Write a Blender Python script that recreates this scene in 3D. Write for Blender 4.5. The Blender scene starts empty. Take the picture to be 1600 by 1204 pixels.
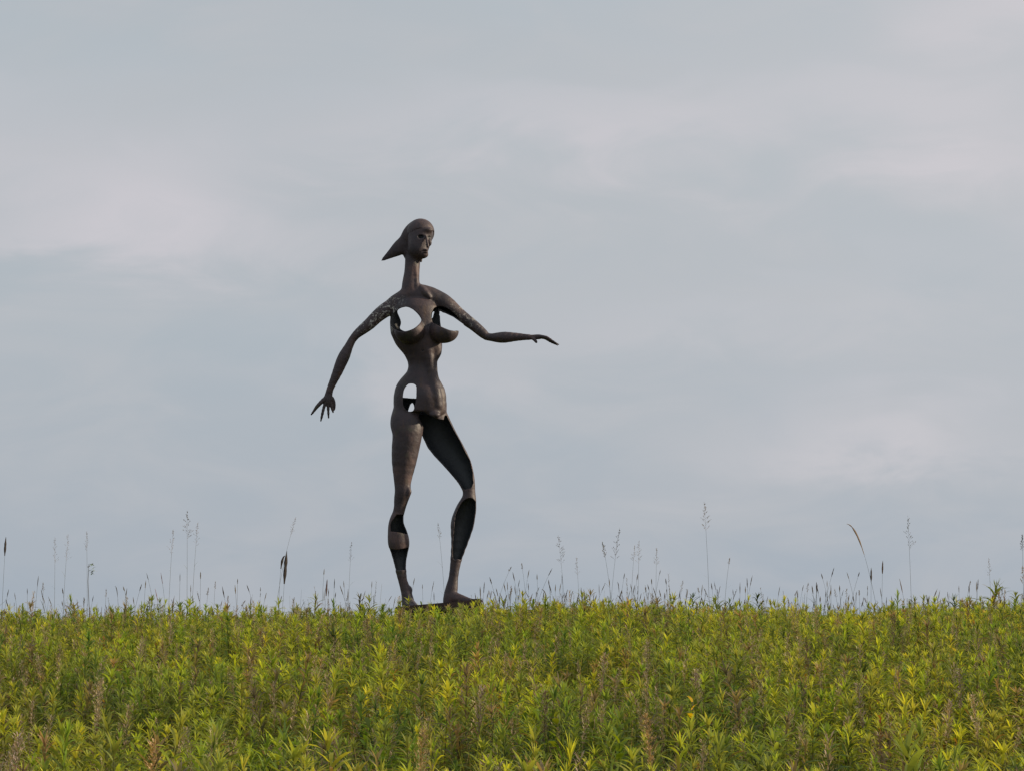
import bpy, math, random
import numpy as np
from mathutils import Vector, Matrix, noise as mnoise

random.seed(7)
RNG = np.random.default_rng(7)
scene = bpy.context.scene
COL = scene.collection
R = math.radians

# ------------------------------------------------------------------ camera, sky, sun, exposure
PITCH = R(6.39)
FPX = 4000.0                       # focal length in photo pixels (1600 px wide)
CAMZ = 1.6
cam_data = bpy.data.cameras.new('camera')
cam_data.sensor_width = 36.0
cam_data.lens = 36.0 * FPX / 1600.0
cam_data.clip_start = 0.1
cam_data.clip_end = 3000
cam = bpy.data.objects.new('camera', cam_data)
cam.location = (0, 0, CAMZ)
cam.rotation_euler = (math.pi / 2 + PITCH, 0, 0)
COL.objects.link(cam)
scene.camera = cam

SUN_EL, SUN_AZ = R(18), R(88)      # azimuth measured clockwise from +Y (view direction)
world = bpy.data.worlds.new('World')
scene.world = world
world.use_nodes = True
wt = world.node_tree
wt.nodes.clear()


def N(t, kind, **kw):
    n = t.nodes.new(kind)
    for k, v in kw.items():
        if k in n.inputs:
            n.inputs[k].default_value = v
        else:
            setattr(n, k, v)
    return n


def ramp(t, stops, interp='EASE'):
    n = t.nodes.new('ShaderNodeValToRGB')
    n.color_ramp.interpolation = interp
    els = n.color_ramp.elements
    while len(els) < len(stops):
        els.new(0.5)
    for e, (p, c) in zip(els, stops):
        e.position = p
        e.color = (c[0], c[1], c[2], 1)
    return n


def mixc(t, fac, a, b, mode='MIX'):
    n = t.nodes.new('ShaderNodeMix')
    n.data_type = 'RGBA'
    n.blend_type = mode
    for i, v in ((0, fac), (6, a), (7, b)):
        if hasattr(v, 'is_linked'):
            t.links.new(v, n.inputs[i])
        elif i == 0:
            n.inputs[0].default_value = v
        else:
            n.inputs[i].default_value = (v[0], v[1], v[2], 1)
    return n.outputs[2]


def mathn(t, op, a, b=None, c=None, clamp=False):
    n = t.nodes.new('ShaderNodeMath')
    n.operation = op
    n.use_clamp = clamp
    for i, v in enumerate((a, b, c)):
        if v is None:
            continue
        if hasattr(v, 'is_linked'):
            t.links.new(v, n.inputs[i])
        else:
            n.inputs[i].default_value = v
    return n.outputs[0]


def ray(px, py):
    a, b = (px - 800.0) / FPX, (602.0 - py) / FPX
    c, s = math.cos(PITCH), math.sin(PITCH)
    return Vector((a, c - b * s, s + b * c))


def build_sky(t):
    L = t.links.new
    tc = N(t, 'ShaderNodeTexCoord')
    sep = N(t, 'ShaderNodeSeparateXYZ')
    L(tc.outputs['Generated'], sep.inputs[0])
    x, y, z = sep.outputs
    # stratus deck: elevation gradient, darker slate band by the horizon
    grad = ramp(t, [(0.0, (0.333, 0.405, 0.490)), (0.05, (0.370, 0.435, 0.512)), (0.13, (0.444, 0.494, 0.543)),
                    (0.20, (0.470, 0.517, 0.556)), (0.30, (0.450, 0.512, 0.563)), (1.0, (0.46, 0.52, 0.57))], 'LINEAR')
    L(mathn(t, 'MAXIMUM', z, 0.0), grad.inputs[0])
    # large soft masses, stretched sideways
    mp = N(t, 'ShaderNodeMapping')
    mp.inputs['Scale'].default_value = (3.2, 3.2, 8.0)
    mp.inputs['Rotation'].default_value = (0, R(6), 0)
    mp.inputs['Location'].default_value = (0.35, 0.2, 1.63)
    L(tc.outputs['Generated'], mp.inputs[0])
    n1 = N(t, 'ShaderNodeTexNoise', Scale=1.9, Detail=4.0, Roughness=0.48, Distortion=0.5)
    L(mp.outputs[0], n1.inputs['Vector'])
    r1 = ramp(t, [(0.36, (0, 0, 0)), (0.66, (1, 1, 1))])
    L(n1.outputs[0], r1.inputs[0])
    # finer veils
    mp2 = N(t, 'ShaderNodeMapping')
    mp2.inputs['Scale'].default_value = (8, 8, 21)
    mp2.inputs['Rotation'].default_value = (0, R(-4), 0)
    L(tc.outputs['Generated'], mp2.inputs[0])
    n2 = N(t, 'ShaderNodeTexNoise', Scale=1.6, Detail=6.0, Roughness=0.55, Distortion=0.9)
    L(mp2.outputs[0], n2.inputs['Vector'])
    r2 = ramp(t, [(0.35, (0, 0, 0)), (0.75, (1, 1, 1))])
    L(n2.outputs[0], r2.inputs[0])
    warm = mixc(t, mathn(t, 'MULTIPLY', r1.outputs[0], 0.30), grad.outputs[0], (0.520, 0.525, 0.550))
    veil = mixc(t, mathn(t, 'MULTIPLY', r2.outputs[0], 0.30), warm, (0.575, 0.565, 0.585))
    # brighter banks of cloud, each a long soft streak with a broken outline
    wob = mathn(t, 'SUBTRACT', n1.outputs[0], 0.5)
    xx = mathn(t, 'MULTIPLY_ADD', wob, 0.16, x)
    zz = mathn(t, 'ADD', mathn(t, 'MULTIPLY_ADD', wob, 0.09, z), mathn(t, 'MULTIPLY', mathn(t, 'SUBTRACT', n2.outputs[0], 0.5), 0.06))
    tot = None
    for px, py, sx, sy, am in ((270, 285, 240, 100, 0.8), (950, 175, 420, 65, 0.6), (1480, 215, 240, 90, 0.8), (1560, 20, 150, 70, 0.8), (1470, 640, 210, 55, 0.7),
                               (640, 560, 240, 50, 0.25), (120, 360, 200, 40, 0.35), (1150, 480, 300, 60, 0.3), (1700, 400, 150, 60, 0.6), (-200, 180, 200, 60, 0.5)):
        d = ray(px, py).normalized()
        a = mathn(t, 'MULTIPLY', mathn(t, 'SUBTRACT', xx, d.x), FPX / sx)
        b = mathn(t, 'MULTIPLY', mathn(t, 'SUBTRACT', zz, d.z), FPX / sy)
        e = mathn(t, 'EXPONENT', mathn(t, 'MULTIPLY', mathn(t, 'ADD', mathn(t, 'MULTIPLY', a, a), mathn(t, 'MULTIPLY', b, b)), -1.0))
        e = mathn(t, 'MULTIPLY', e, am)
        tot = e if tot is None else mathn(t, 'ADD', tot, e)
    brk = mathn(t, 'MULTIPLY_ADD', r2.outputs[0], 0.5, 0.85)
    front = mathn(t, 'GREATER_THAN', y, 0.0)
    veil = mixc(t, mathn(t, 'MULTIPLY', mathn(t, 'MULTIPLY', tot, brk, clamp=True), front), veil, (0.625, 0.605, 0.645))
    # the cloud deck is thinner and paler on the sun's side
    sunside = mathn(t, 'MULTIPLY_ADD', x, 1.6, 0.12, clamp=True)
    up = mathn(t, 'MULTIPLY_ADD', z, 3.2, 0.15, clamp=True)
    side = mathn(t, 'MULTIPLY', mathn(t, 'MULTIPLY', sunside, up), 0.75)
    cl = mixc(t, side, veil, (0.66, 0.64, 0.65))
    sky = N(t, 'ShaderNodeTexSky')
    sky.sky_type = 'NISHITA'
    sky.sun_disc = False
    sky.sun_elevation = SUN_EL
    sky.sun_rotation = SUN_AZ
    sky.air_density = 1.0
    sky.dust_density = 1.5
    bg_sky = N(t, 'ShaderNodeBackground', Strength=0.07)
    L(sky.outputs[0], bg_sky.inputs[0])
    bg_cloud = N(t, 'ShaderNodeBackground', Strength=1.0)
    L(cl, bg_cloud.inputs[0])
    mx = N(t, 'ShaderNodeMixShader')
    mx.inputs[0].default_value = 0.93
    L(bg_sky.outputs[0], mx.inputs[1])
    L(bg_cloud.outputs[0], mx.inputs[2])
    out = N(t, 'ShaderNodeOutputWorld')
    L(mx.outputs[0], out.inputs[0])


build_sky(wt)

sun_data = bpy.data.lights.new('sun', 'SUN')
sun_data.energy = 5.0
sun_data.color = (1.0, 0.83, 0.60)
sun_data.angle = R(2.5)
sun = bpy.data.objects.new('sun', sun_data)
sd = Vector((math.sin(SUN_AZ) * math.cos(SUN_EL), math.cos(SUN_AZ) * math.cos(SUN_EL), math.sin(SUN_EL)))
sun.rotation_euler = sd.to_track_quat('Z', 'Y').to_euler()
sun.location = (30, 20, 30)
COL.objects.link(sun)

scene.view_settings.view_transform = 'Standard'
scene.view_settings.look = 'None'
scene.view_settings.exposure = 0.0
scene.view_settings.gamma = 1.0
scene.render.engine = 'CYCLES'
scene.cycles.max_bounces = 6
scene.cycles.transparent_max_bounces = 6
scene.cycles.filter_width = 1.45


# ------------------------------------------------------------------ helpers
def at(px, py, Y):
    d = ray(px, py)
    return Vector((d.x * Y / d.y, Y, CAMZ + d.z * Y / d.y))


def row_of(x, y, z):
    """photo row in which a point is seen (used only to choose which plants to detail)"""
    c, s = math.cos(PITCH), math.sin(PITCH)
    dz = z - CAMZ
    f, u = y * c + dz * s, -y * s + dz * c
    return 800 + FPX * x / f, 602 - FPX * u / f


def mesh_obj(name, verts, faces, mat, parent=None, loc=None, smooth=False, cols=None, link=True):
    me = bpy.data.meshes.new(name)
    me.from_pydata(verts, [], faces)
    if cols is not None:
        a = me.color_attributes.new('col', 'FLOAT_COLOR', 'POINT')
        buf = np.ones((len(verts), 4), dtype=np.float32)
        buf[:, :3] = np.asarray(cols, dtype=np.float32)
        a.data.foreach_set('color', buf.ravel())
    if mat:
        me.materials.append(mat)
    if smooth:
        me.shade_smooth()
    o = bpy.data.objects.new(name, me)
    if link:
        COL.objects.link(o)
    if parent:
        o.parent = parent
    if loc is not None:
        o.location = loc
    return o


def empty(name, loc=(0, 0, 0)):
    o = bpy.data.objects.new(name, None)
    o.empty_display_size = 0.1
    o.location = loc
    COL.objects.link(o)
    return o


def tag(o, label=None, cat=None, group=None, kind=None):
    if label:
        o['label'] = label
    if cat:
        o['category'] = cat
    if group:
        o['group'] = group
    if kind:
        o['kind'] = kind
    return o


# ------------------------------------------------------------------ terrain
def terrain(x, y):
    """hill that rises away from the camera to a rounded crest near y = 42 and falls behind it"""
    x = np.asarray(x, dtype=float)
    y = np.asarray(y, dtype=float)
    near = 0.0193 * y
    t = y - 14.0
    mid = 0.27 + 0.0842 * t - 0.00131 * t * t
    far0 = 0.27 + 0.0842 * 56 - 0.00131 * 56 * 56
    far = far0 - 0.0625 * (y - 70)
    far = np.where(y > 400, far0 - 0.0625 * 330, far)
    z = np.where(y < 14, near, np.where(y < 70, mid, far))
    w = np.clip((y - 10) / 30.0, 0, 1)
    z = z + w * (0.0085 * np.clip(x, -60, 60) + 0.035 * np.sin(x * 0.55 + 1.0) + 0.02 * np.sin(x * 1.3 + y * 0.4))
    z = z + 0.13 * np.exp(-((x - 0.5) / 1.6) ** 2 - ((y - 31) / 3.0) ** 2)
    z = z + 0.03 * np.sin(x * 0.8 + 0.5 * y) * np.sin(y * 0.55 - 0.3 * x)
    return z


def tz(x, y):
    return float(terrain(x, y))


def build_ground():
    xs = np.concatenate([[-900, -400, -200, -100, -60, -40], np.arange(-30, 30.1, 0.75), [40, 60, 100, 200, 400, 900]])
    ys = np.concatenate([[-600, -200, -60, -20, -8, 0, 5], np.arange(8, 74, 0.75), [85, 110, 160, 240, 400, 700, 1500]])
    X, Y = np.meshgrid(xs, ys, indexing='ij')
    Z = terrain(X, Y)
    v = np.stack([X, Y, Z], -1).reshape(-1, 3)
    nx, ny = len(xs), len(ys)
    f = [(i * ny + j, (i + 1) * ny + j, (i + 1) * ny + j + 1, i * ny + j + 1) for i in range(nx - 1) for j in range(ny - 1)]
    m = bpy.data.materials.new('soil')
    m.use_nodes = True
    t = m.node_tree
    b = t.nodes['Principled BSDF']
    n = N(t, 'ShaderNodeTexNoise', Scale=6.0, Detail=8.0)
    tcn = N(t, 'ShaderNodeTexCoord')
    t.links.new(tcn.outputs['Object'], n.inputs['Vector'])
    r = ramp(t, [(0.3, (0.020, 0.018, 0.008)), (0.7, (0.05, 0.052, 0.018))])
    t.links.new(n.outputs[0], r.inputs[0])
    t.links.new(r.outputs[0], b.inputs['Base Color'])
    b.inputs['Roughness'].default_value = 0.95
    o = mesh_obj('ground', v.tolist(), f, m, smooth=True)
    tag(o, kind='structure')
    o['label'] = 'dark soil of the hill under the meadow plants'


build_ground()


# ------------------------------------------------------------------ plant material
def plant_material(name, trans=0.50, rough=0.68, patch=True, vary=1.0):
    m = bpy.data.materials.new(name)
    m.use_nodes = True
    t = m.node_tree
    t.nodes.clear()
    L = t.links.new
    at_ = N(t, 'ShaderNodeAttribute', attribute_name='col')
    oi = N(t, 'ShaderNodeObjectInfo')
    hsv = N(t, 'ShaderNodeHueSaturation')
    L(mathn(t, 'MULTIPLY_ADD', oi.outputs['Random'], -0.026 * vary, 0.5 + 0.016 * vary), hsv.inputs['Hue'])
    wn = N(t, 'ShaderNodeTexWhiteNoise', noise_dimensions='1D')
    L(oi.outputs['Random'], wn.inputs['W'])
    L(mathn(t, 'MULTIPLY_ADD', wn.outputs['Value'], 0.62 * vary, 1 - 0.31 * vary), hsv.inputs['Value'])
    L(mathn(t, 'MULTIPLY_ADD', wn.outputs['Value'], 0.2 * vary, 0.85), hsv.inputs['Saturation'])
    L(at_.outputs['Color'], hsv.inputs['Color'])
    col = hsv.outputs[0]
    if patch:
        geo = N(t, 'ShaderNodeNewGeometry')
        n = N(t, 'ShaderNodeTexNoise', Scale=0.55, Detail=3.0, Roughness=0.6)
        L(geo.outputs['Position'], n.inputs['Vector'])
        r = ramp(t, [(0.36, (0.58, 0.72, 0.90)), (0.5, (0.96, 0.98, 1)), (0.64, (1.15, 1.06, 1.0))])
        L(n.outputs[0], r.inputs[0])
        col = mixc(t, 1.0, col, r.outputs[0], 'MULTIPLY')
    df = N(t, 'ShaderNodeBsdfPrincipled', Roughness=rough)
    df.inputs['Specular IOR Level'].default_value = 0.18
    L(col, df.inputs['Base Color'])
    tr = N(t, 'ShaderNodeBsdfTranslucent')
    tcol = mixc(t, 1.0, col, (1.22, 1.14, 0.5), 'MULTIPLY')
    L(tcol, tr.inputs[0])
    mx = N(t, 'ShaderNodeMixShader')
    mx.inputs[0].default_value = trans
    L(df.outputs[0], mx.inputs[1])
    L(tr.outputs[0], mx.inputs[2])
    out = N(t, 'ShaderNodeOutputMaterial')
    L(mx.outputs[0], out.inputs[0])
    return m


M_LEAF = plant_material('goldenrod_leaf')
M_STRAW = plant_material('dry_straw', trans=0.25, patch=False, vary=0.6)
M_STALK = plant_material('grass_stalk', trans=0.15, patch=False, vary=0.4)


# ------------------------------------------------------------------ plant geometry (verts, faces, colours)
class Geo:
    def __init__(s):
        s.v, s.f, s.c = [], [], []

    def add(s, v, f, c):
        k = len(s.v)
        s.v += v
        s.f += [tuple(i + k for i in q) for q in f]
        s.c += c

    def merge(s, o):
        s.add(list(o.v), list(o.f), list(o.c))

    def leaf(s, base, az, el, length, width, droop, col, nseg=4, fold=0.0, twist=0.0):
        """arching blade: starts at elevation el, bends down by droop over its length"""
        p = Vector(base)
        d0 = Vector((math.cos(az), math.sin(az), 0))
        side0 = Vector((-math.sin(az), math.cos(az), 0))
        v, c = [], []
        step = length / nseg
        for i in range(nseg + 1):
            t = i / nseg
            e = el - droop * t
            fw = d0 * math.cos(e) + Vector((0, 0, 1)) * math.sin(e)
            up = Vector((0, 0, 1)) * math.cos(e) - d0 * math.sin(e)
            a = twist * t
            side = side0 * math.cos(a) + up * math.sin(a)
            w = width * 0.5 * (math.sin(math.pi * min(1, 0.16 + 0.84 * t)) ** 0.75) if i < nseg else 0
            k = 0.9 + 0.2 * t
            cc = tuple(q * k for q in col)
            if i == nseg:
                v.append(tuple(p))
                c.append(cc)
            else:
                v += [tuple(p - side * w + up * fold * w), tuple(p + side * w + up * fold * w)]
                c += [cc, cc]
            p = p + fw * step
        f = [(2 * i, 2 * i + 1, 2 * i + 3, 2 * i + 2) for i in range(nseg - 1)]
        f.append((2 * nseg - 2, 2 * nseg - 1, 2 * nseg))
        s.add(v, f, c)

    def tube(s, pts, rad, col, sides=4):
        v, c, f = [], [], []
        n = len(pts)
        for i, p in enumerate(pts):
            p = Vector(p)
            d = (Vector(pts[min(i + 1, n - 1)]) - Vector(pts[max(i - 1, 0)])).normalized()
            a = d.orthogonal().normalized()
            b = d.cross(a)
            r = rad[i] if hasattr(rad, '__len__') else rad
            for k in range(sides):
                th = 2 * math.pi * k / sides
                v.append(tuple(p + a * r * math.cos(th) + b * r * math.sin(th)))
                c.append(col[i] if isinstance(col, list) else col)
        for i in range(n - 1):
            for k in range(sides):
                k2 = (k + 1) % sides
                f.append((i * sides + k, i * sides + k2, (i + 1) * sides + k2, (i + 1) * sides + k))
        s.add(v, f, c)


def lerp(a, b, t):
    return tuple(x + (y - x) * t for x, y in zip(a, b))


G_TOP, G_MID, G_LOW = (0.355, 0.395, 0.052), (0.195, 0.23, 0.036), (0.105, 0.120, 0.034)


def goldenrod(seed, H=0.85, top=G_TOP, mid=G_MID, low=G_LOW, size=1.0, dens=1.0):
    rd = random.Random(seed)
    stem, leaves, tip = Geo(), Geo(), Geo()
    lean = (rd.uniform(-0.09, 0.09), rd.uniform(-0.09, 0.09))
    pos = lambda t: (lean[0] * t * t * H, lean[1] * t * t * H, H * t)
    ts = [0, 0.3, 0.6, 0.85, 1.0]
    stem.tube([pos(t) for t in ts], [0.0035, 0.0032, 0.0028, 0.002, 0.0012],
              [lerp((0.10, 0.045, 0.02), (0.12, 0.14, 0.03), t) for t in ts for _ in (0,)] if False else (0.085, 0.075, 0.025), 3)
    n = int(34 * dens)
    az = rd.uniform(0, 6.28)
    for i in range(n):
        t = 0.40 + 0.60 * (i / (n - 1)) ** 0.85
        az += 2.399 + rd.uniform(-0.25, 0.25)
        q = (t - 0.40) / 0.60
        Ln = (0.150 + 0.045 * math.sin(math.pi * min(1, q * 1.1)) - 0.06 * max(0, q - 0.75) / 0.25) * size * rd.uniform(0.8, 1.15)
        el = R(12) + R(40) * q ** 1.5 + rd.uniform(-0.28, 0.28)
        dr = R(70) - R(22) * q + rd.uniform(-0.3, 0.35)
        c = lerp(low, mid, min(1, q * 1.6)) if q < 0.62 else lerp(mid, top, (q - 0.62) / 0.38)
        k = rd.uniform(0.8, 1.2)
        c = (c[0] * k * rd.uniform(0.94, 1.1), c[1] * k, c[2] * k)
        if rd.random() < 0.045:
            c = (0.22, 0.14, 0.06)
        g = tip if q > 0.8 else leaves
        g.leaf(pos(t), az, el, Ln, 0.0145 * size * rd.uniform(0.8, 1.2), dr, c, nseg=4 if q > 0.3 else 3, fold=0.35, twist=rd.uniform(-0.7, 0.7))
    for i in range(7):                                   # folded young leaves at the very tip
        az += 2.4
        k = rd.uniform(0.9, 1.15)
        tip.leaf(pos(1.0), az, R(rd.uniform(42, 80)), 0.085 * size * rd.uniform(0.8, 1.2), 0.012, R(25), tuple(x * k for x in top), nseg=3, fold=0.4)
    return stem, leaves, tip


def grass_tuft(seed, H=0.72, n=22, dry=0.15):
    rd = random.Random(seed)
    g = Geo()
    for i in range(n):
        az = rd.uniform(0, 6.28)
        k = rd.uniform(0.75, 1.25)
        c = (0.40 * k, 0.30 * k, 0.15 * k) if rd.random() < dry else (0.20 * k, 0.23 * k, 0.035 * k)
        b = (rd.uniform(-0.05, 0.05), rd.uniform(-0.05, 0.05), 0)
        g.leaf(b, az, R(rd.uniform(76, 89)), H * rd.uniform(0.65, 1.2), rd.uniform(0.004, 0.008), R(rd.uniform(5, 95)), c, nseg=6, twist=rd.uniform(-1.5, 1.5))
    return g


def broadleaf(seed, H=0.75, col=(0.060, 0.105, 0.020), n=16, L=0.13, W=0.045):
    rd = random.Random(seed)
    st, lv = Geo(), Geo()
    st.tube([(0, 0, 0), (0.01, 0, H * 0.5), (0.015, 0.01, H)], [0.005, 0.004, 0.002], (0.06, 0.08, 0.02), 4)
    az = rd.uniform(0, 6.28)
    for i in range(n):
        t = 0.35 + 0.65 * i / (n - 1)
        az += 2.3
        k = rd.uniform(0.8, 1.2)
        c = lerp(col, (col[0] * 2.2, col[1] * 1.7, col[2]), t ** 3)
        lv.leaf((0.012 * t, 0.008 * t, H * t), az, R(10 + 55 * t ** 2), L * (1.1 - 0.5 * t) * rd.uniform(0.8, 1.1), W * (1.1 - 0.45 * t), R(60), tuple(x * k for x in c), nseg=5, fold=0.3)
    return st, lv


def plume(seed, H=0.95, head=0.26, wid=0.055, col=(0.38, 0.29, 0.19), n=90):
    rd = random.Random(seed)
    st, hd = Geo(), Geo()
    lx, ly = rd.uniform(-0.08, 0.08), rd.uniform(-0.05, 0.05)
    pos = lambda t: (lx * t * t, ly * t * t, H * t)
    st.tube([pos(t) for t in (0, 0.4, 0.7, 1.0)], [0.0025, 0.002, 0.0015, 0.001], (0.22, 0.17, 0.07), 3)
    for i in range(n):
        t = 1 - (head / H) * (i / n)
        w = wid * (math.sin(math.pi * min(1, 0.08 + 0.85 * i / n)) ** 0.8)
        az = rd.uniform(0, 6.28)
        b = Vector(pos(t))
        r0 = w * rd.uniform(0.0, 0.8)
        b += Vector((math.cos(az) * r0, math.sin(az) * r0, r0 * 0.8))
        k = rd.uniform(0.65, 1.3)
        hd.leaf(tuple(b), az + rd.uniform(-0.6, 0.6), R(rd.uniform(15, 70)), rd.uniform(0.014, 0.032), rd.uniform(0.004, 0.008), R(50), tuple(x * k for x in col), nseg=2)
        if i % 4 == 0:
            hd.tube([pos(t - 0.015), tuple(b)], 0.0005, tuple(x * 0.9 for x in col), 3)
    return st, hd


# ------------------------------------------------------------------ the statue: a welded hollow steel figure
# Shape space: u = width, v = height counted downwards, w = depth away from the viewer; 1 unit is about 1 cm.
VOX = 0.9
SHELL = 2.1


def tane(v):
    return 0.027 + (946.0 - v) / 4000.0


def sp(u, v, w=0.0):
    """measured outline point -> shape space (the statue is seen from slightly below)"""
    return (u, v - w * tane(v), w)


class Prim:
    pass


def cone(a, b, ra, rb, s=1.0):
    """round cone between points a and b, depth flattened by s about its own axis"""
    p = Prim()
    p.a, p.b, p.ra, p.rb, p.s = np.array(a, float), np.array(b, float), ra, rb, s
    p.kind = 'cone'
    return p


def ell(c, r):
    p = Prim()
    p.a, p.r = np.array(c, float), np.array(r, float)
    p.kind = 'ell'
    return p


def d_prim(p, P):
    if p.kind == 'loft':
        v = P[..., 1]
        c, h, g = (np.interp(v, p.v, a) for a in (p.c, p.h, p.g))
        d = (np.sqrt((P[..., 0] - c) ** 2 + (P[..., 2] / p.s) ** 2) - h) * g
        return smax(d, np.maximum(p.v[0] - v, v - p.v[-1]), 6.0)
    if p.kind == 'ell':
        q = (P - p.a) / p.r
        k0 = np.sqrt((q * q).sum(-1))
        q2 = q / p.r
        k1 = np.sqrt((q2 * q2).sum(-1)) + 1e-9
        return k0 * (k0 - 1.0) / k1
    sc = np.array([1, 1, 1.0 / p.s])
    A, B = p.a * sc, p.b * sc
    Q = P * sc
    ba = B - A
    l2 = float(ba @ ba)
    pa = Q - A
    if l2 < 1e-6:
        return np.sqrt((pa * pa).sum(-1)) - p.ra
    rr = p.ra - p.rb
    a2 = max(l2 - rr * rr, 1e-6)
    il2 = 1.0 / l2
    y = pa @ ba
    z = y - l2
    x = pa * l2 - y[..., None] * ba
    x2 = (x * x).sum(-1)
    y2 = y * y * l2
    z2 = z * z * l2
    k = np.sign(rr) * rr * rr * x2
    out = (np.sqrt(x2 * a2 * il2) + y * rr) * il2 - p.ra
    m1 = np.sign(z) * a2 * z2 > k
    m2 = (~m1) & (np.sign(y) * a2 * y2 < k)
    out = np.where(m1, np.sqrt(x2 + z2) * il2 - p.rb, out)
    out = np.where(m2, np.sqrt(x2 + y2) * il2 - p.ra, out)
    return out


def smin(a, b, k):
    h = np.clip(0.5 + 0.5 * (b - a) / k, 0, 1)
    return b + (a - b) * h - k * h * (1 - h)


def smax(a, b, k):
    return -smin(-a, -b, k)


def chain(pts, s=1.0, k=4.0, hollow=False, sub=2):
    """pts: (u, v, w, r) in picture measure; smoothed by a Catmull-Rom curve"""
    A = np.array([(*sp(p[0], p[1], p[2]), p[3]) for p in pts], float)
    if len(A) > 2 and sub > 1:
        E = np.vstack([2 * A[0] - A[1], A, 2 * A[-1] - A[-2]])
        out = []
        for i in range(1, len(E) - 2):
            p0, p1, p2, p3 = E[i - 1], E[i], E[i + 1], E[i + 2]
            for j in range(sub):
                t = j / sub
                out.append(0.5 * ((2 * p1) + (-p0 + p2) * t + (2 * p0 - 5 * p1 + 4 * p2 - p3) * t * t + (-p0 + 3 * p1 - 3 * p2 + p3) * t ** 3))
        out.append(E[-2])
        A = np.array(out)
        A[:, 3] = np.maximum(A[:, 3] - (0.15 * k if k <= 4 else 0), 0.6)
    res = []
    for p, q in zip(A[:-1], A[1:]):
        c = cone(p[:3], q[:3], p[3], q[3], s)
        c.k, c.hollow = k, hollow
        res.append(c)
    return res


def loft(rows, s):
    """trunk given by its left and right edge at each height, depth = s * half width"""
    p = Prim()
    R_ = np.array(rows, float)
    vv = np.arange(R_[0, 0], R_[-1, 0] + 0.5, 1.0)
    l, r_ = np.interp(vv, R_[:, 0], R_[:, 1]), np.interp(vv, R_[:, 0], R_[:, 2])
    ker = np.array([1, 2, 3, 3, 3, 2, 1]) / 15.0
    l = np.convolve(np.pad(l, 3, 'edge'), ker, 'valid')
    r_ = np.convolve(np.pad(r_, 3, 'edge'), ker, 'valid')
    p.v, p.c, p.h = vv, (l + r_) / 2, (r_ - l) / 2
    p.g = 1 / np.sqrt(1 + np.gradient(p.h) ** 2 * 0.7)
    p.kind, p.s, p.k, p.hollow = 'loft', s, 3, True
    p.box = (np.array([l.min(), vv[0], -45.0]), np.array([r_.max(), vv[-1], 45.0]))
    return [p]


def blob(u, v, w, ru, rv, rw, k=4.0, hollow=False):
    e = ell(sp(u, v, w), (ru, rv, rw))
    e.k, e.hollow = k, hollow
    return [e]


class Cut:
    """opening cut along the line of sight through a part of the depth; poly in picture measure"""
    def __init__(s, poly, w0, w1):
        s.p = np.array(poly, float)
        s.w0, s.w1 = w0, w1
        s.lo, s.hi = s.p.min(0) - 8, s.p.max(0) + 8

    def d(s, P):
        u, w = P[..., 0], P[..., 2]
        v = P[..., 1] + w * tane(P[..., 1])
        p = s.p
        n = len(p)
        dd = np.full(u.shape, 1e9)
        sg = np.ones(u.shape)
        for i in range(n):
            a, b = p[i], p[i - 1]
            e = b - a
            wx, wy = u - a[0], v - a[1]
            t = np.clip((wx * e[0] + wy * e[1]) / (e @ e), 0, 1)
            bx, by = wx - e[0] * t, wy - e[1] * t
            dd = np.minimum(dd, bx * bx + by * by)
            c1, c2, c3 = v >= a[1], v < b[1], e[0] * wy > e[1] * wx
            flip = (c1 & c2 & c3) | (~c1 & ~c2 & ~c3)
            sg = np.where(flip, -sg, sg)
        d2 = sg * np.sqrt(dd)
        dw = np.maximum(s.w0 - w, w - s.w1)
        return np.maximum(d2, dw)


def smooth_poly(p, n=3):
    p = [np.array(q, float) for q in p]
    out = []
    m = len(p)
    for i in range(m):
        p0, p1, p2, p3 = p[i - 1], p[i], p[(i + 1) % m], p[(i + 2) % m]
        for j in range(n):
            t = j / n
            out.append(0.5 * ((2 * p1) + (-p0 + p2) * t + (2 * p0 - 5 * p1 + 4 * p2 - p3) * t * t + (-p0 + 3 * p1 - 3 * p2 + p3) * t ** 3))
    return out


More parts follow.
